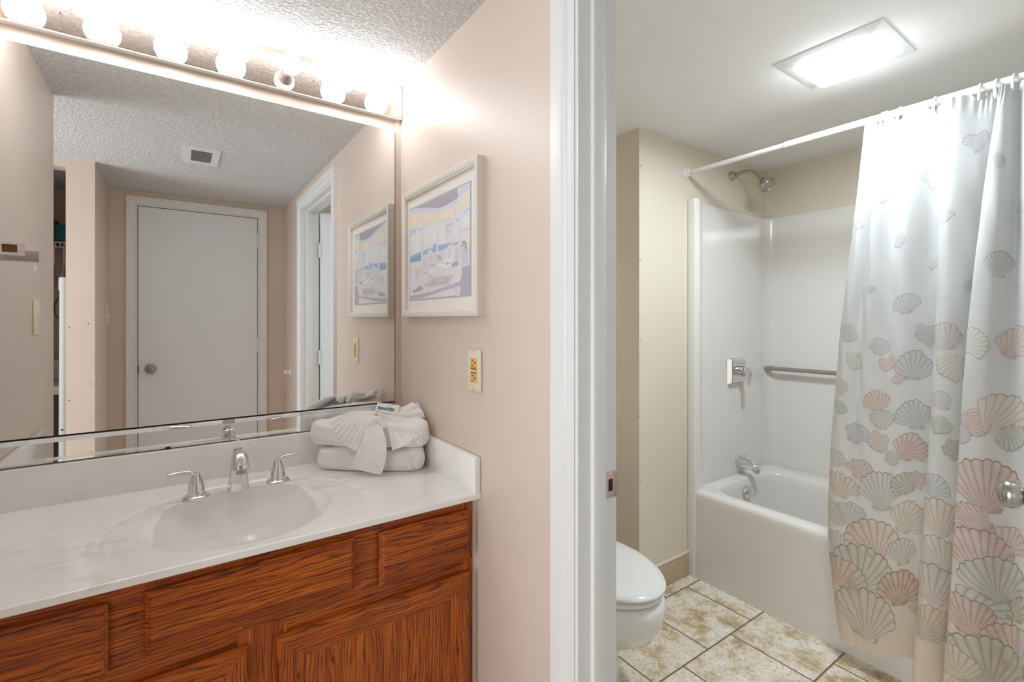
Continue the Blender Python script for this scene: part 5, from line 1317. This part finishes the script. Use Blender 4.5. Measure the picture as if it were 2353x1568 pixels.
# ------------------------------------------------------------------ toilet in the alcove
to = thing('toilet', 'white toilet with closed lid in the alcove, partly hidden by the door frame', 'toilet', (1.28, 1.35, 0))
CXT = 1.281
def egg(hw, yf, yb, z, n=44, p=2.0):
    """egg plan outline: round front at yf, blunter back at yb"""
    out = []; ym = yf + (yb - yf) * 0.56
    for k in range(n):
        a = 2 * pi * k / n; c, s_ = cos(a), sin(a)
        if s_ < 0: y = ym + (ym - yf) * s_; x = hw * c
        else: y = ym + (yb - ym) * math.copysign(abs(s_) ** 0.8, s_); x = hw * math.copysign(abs(c) ** 0.72, c)
        out.append((CXT + x, y, z))
    return out
m = MB()
m.loft([egg(0.118, 1.185, 1.60, 0.0), egg(0.115, 1.190, 1.60, 0.02), egg(0.104, 1.195, 1.59, 0.09), egg(0.108, 1.170, 1.58, 0.155), egg(0.140, 1.100, 1.57, 0.200), egg(0.174, 1.046, 1.56, 0.235), egg(0.190, 1.012, 1.555, 0.290), egg(0.193, 1.004, 1.55, 0.345), egg(0.189, 1.010, 1.55, 0.368), egg(0.172, 1.034, 1.54, 0.376)])
m.build('bowl', 'porcelain', to, smooth=60)
MB().loft([egg(0.178, 1.026, 1.49, 0.3765), egg(0.186, 1.016, 1.495, 0.382), egg(0.187, 1.014, 1.495, 0.392), egg(0.182, 1.020, 1.49, 0.398)]).build('seat_ring', 'porcelain', to, smooth=50)
def lidz(r): return [(x, y, z + 0.012 * (1 - ((y - 1.25) / 0.26) ** 2) * 0.4) for x, y, z in r]
MB().loft([egg(0.180, 1.016, 1.50, 0.402), egg(0.1885, 1.006, 1.503, 0.407), egg(0.1895, 1.004, 1.504, 0.414), egg(0.186, 1.010, 1.50, 0.4205), lidz(egg(0.165, 1.035, 1.48, 0.4235)), lidz(egg(0.09, 1.13, 1.40, 0.4255))]).build('lid', 'porcelain', to, smooth=50)
B('tank', 'porcelain', to, (CXT - 0.21, CXT + 0.21, 1.525, 1.715, 0.375, 0.72), bev=0.018)
B('tank_lid', 'porcelain', to, (CXT - 0.218, CXT + 0.218, 1.515, 1.722, 0.72, 0.748), bev=0.008)
MB().lathe([(0.012, 0), (0.012, 0.006), (0.006, 0.008), (0.006, 0.016), (0, 0.017)], (CXT - 0.15, 1.525, 0.665), (0, -1, 0), 16).build('flush_lever', 'chrome', to)

# ------------------------------------------------------------------ things in the closet, seen as a sliver in the mirror
sf_ = thing('wire_shelf', 'white wire closet shelf above the hangers, seen in the mirror', 'shelf', (-0.7, -0.70, 1.765))
m = MB()
for k in range(30): x = -1.05 + k * 0.0195; m.tube([(x, -0.87, 1.772), (x, -0.50, 1.772), (x, -0.497, 1.742)], 0.0022, 6)
for yy, zz in ((-0.87, 1.772), (-0.70, 1.770), (-0.50, 1.772), (-0.497, 1.742)): m.tube([(-1.06, yy, zz), (-0.482, yy, zz)], 0.0032, 8)
m.build('wire_grid', 'wire', sf_)
bx = thing('storage_box', 'teal box standing on the wire closet shelf, seen in the mirror', 'box', (-0.55, -0.68, 1.776))
B('box_body', 'teal', bx, (-0.592, -0.500, -0.78, -0.56, 1.7755, 1.885), bev=0.003)
bg = MB(); bg.loft([rrect(-0.72, -0.60, -0.80, -0.58, 0.03, 1.7755, 4), rrect(-0.73, -0.598, -0.81, -0.57, 0.04, 1.84, 4), rrect(-0.70, -0.60, -0.78, -0.60, 0.03, 1.92, 4), rrect(-0.67, -0.63, -0.72, -0.66, 0.012, 1.955, 4)])
tag(bg.build('storage_bag', 'greybag'), 'dark grey bag beside the teal box on the closet shelf', 'bag')
def hanger_at(x, y, rz, label):
    h = thing('clothes_hanger', label, 'hanger', (x, y, 1.742), 'plastic hangers on the closet shelf')
    R = lambda u, z: (x + u * cos(rz), y + u * sin(rz), 1.742 + z)
    MB().tube(crom([R(-0.016, -0.012), R(-0.014, 0.004), R(0.0, 0.012), R(0.014, 0.004), R(0.012, -0.025), R(0.002, -0.05), R(0, -0.105)], 6), 0.0045, 10).build('hook', 'hanger', h)
    MB().tube(crom([R(0, -0.10), R(-0.06, -0.135), R(-0.19, -0.185), R(-0.205, -0.205), R(-0.18, -0.215), R(0, -0.215), R(0.18, -0.215), R(0.205, -0.205), R(0.19, -0.185), R(0.06, -0.135), R(0, -0.10)], 5), 0.0055, 10).build('shoulder_loop', 'hanger', h)
hanger_at(-0.588, -0.498, radians(84), 'pale clear plastic hanger at the left of the closet sliver'); hanger_at(-0.545, -0.498, radians(84), 'clear plastic hanger beside the white pipe in the closet')
pv = thing('pvc_pipe', 'tall white capped plastic pipe standing at the closet opening, seen in the mirror', 'pipe', (-0.506, -0.12, 0))
MB().lathe([(0.0165, 0.0), (0.0165, 1.50)], (-0.5065, -0.18, 0.0), (0.006, 0.02, 1), 22).build('pipe_tube', 'pvc', pv)
MB().lathe([(0.0195, 1.475), (0.0195, 1.535), (0.017, 1.545), (0, 1.548)], (-0.5065, -0.18, 0.0), (0.006, 0.02, 1), 22).build('pipe_cap', 'pvc', pv)
MB().lathe([(0.005, 0), (0.005, 0.003), (0, 0.003)], (-0.502, -0.150, 0.735), (0, 1, 0), 12).build('pipe_hole', 'dark', pv)
p2 = MB(); p2.lathe([(0.011, 0.0), (0.011, 1.36)], (-0.492, -0.23, 0.0), (0.0, -0.01, 1), 18)
tag(p2.build('curtain_pole', 'pvc'), 'thin pale pole leaning behind the capped pipe in the closet', 'pole')
tag(MB().tube(crom([(-0.535, -0.30, 1.45), (-0.552, -0.30, 1.41), (-0.555, -0.30, 1.37), (-0.545, -0.30, 1.335), (-0.53, -0.30, 1.33)], 6), 0.003, 8).build('hanging_cord', 'dark'), 'short dark cord loop hanging behind the closet pipe', 'cord')
wm = thing('washing_machine', 'white top-loading washer in the dim closet behind the pipe, seen in the mirror', 'washing machine', (-0.85, -0.55, 0))
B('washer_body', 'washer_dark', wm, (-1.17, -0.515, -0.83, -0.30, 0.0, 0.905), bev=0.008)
B('washer_lid', 'washer', wm, (-1.17, -0.515, -0.72, -0.295, 0.905, 0.955), bev=0.008)
B('control_panel', 'washer', wm, (-1.17, -0.515, -0.87, -0.72, 0.905, 1.075), bev=0.012)
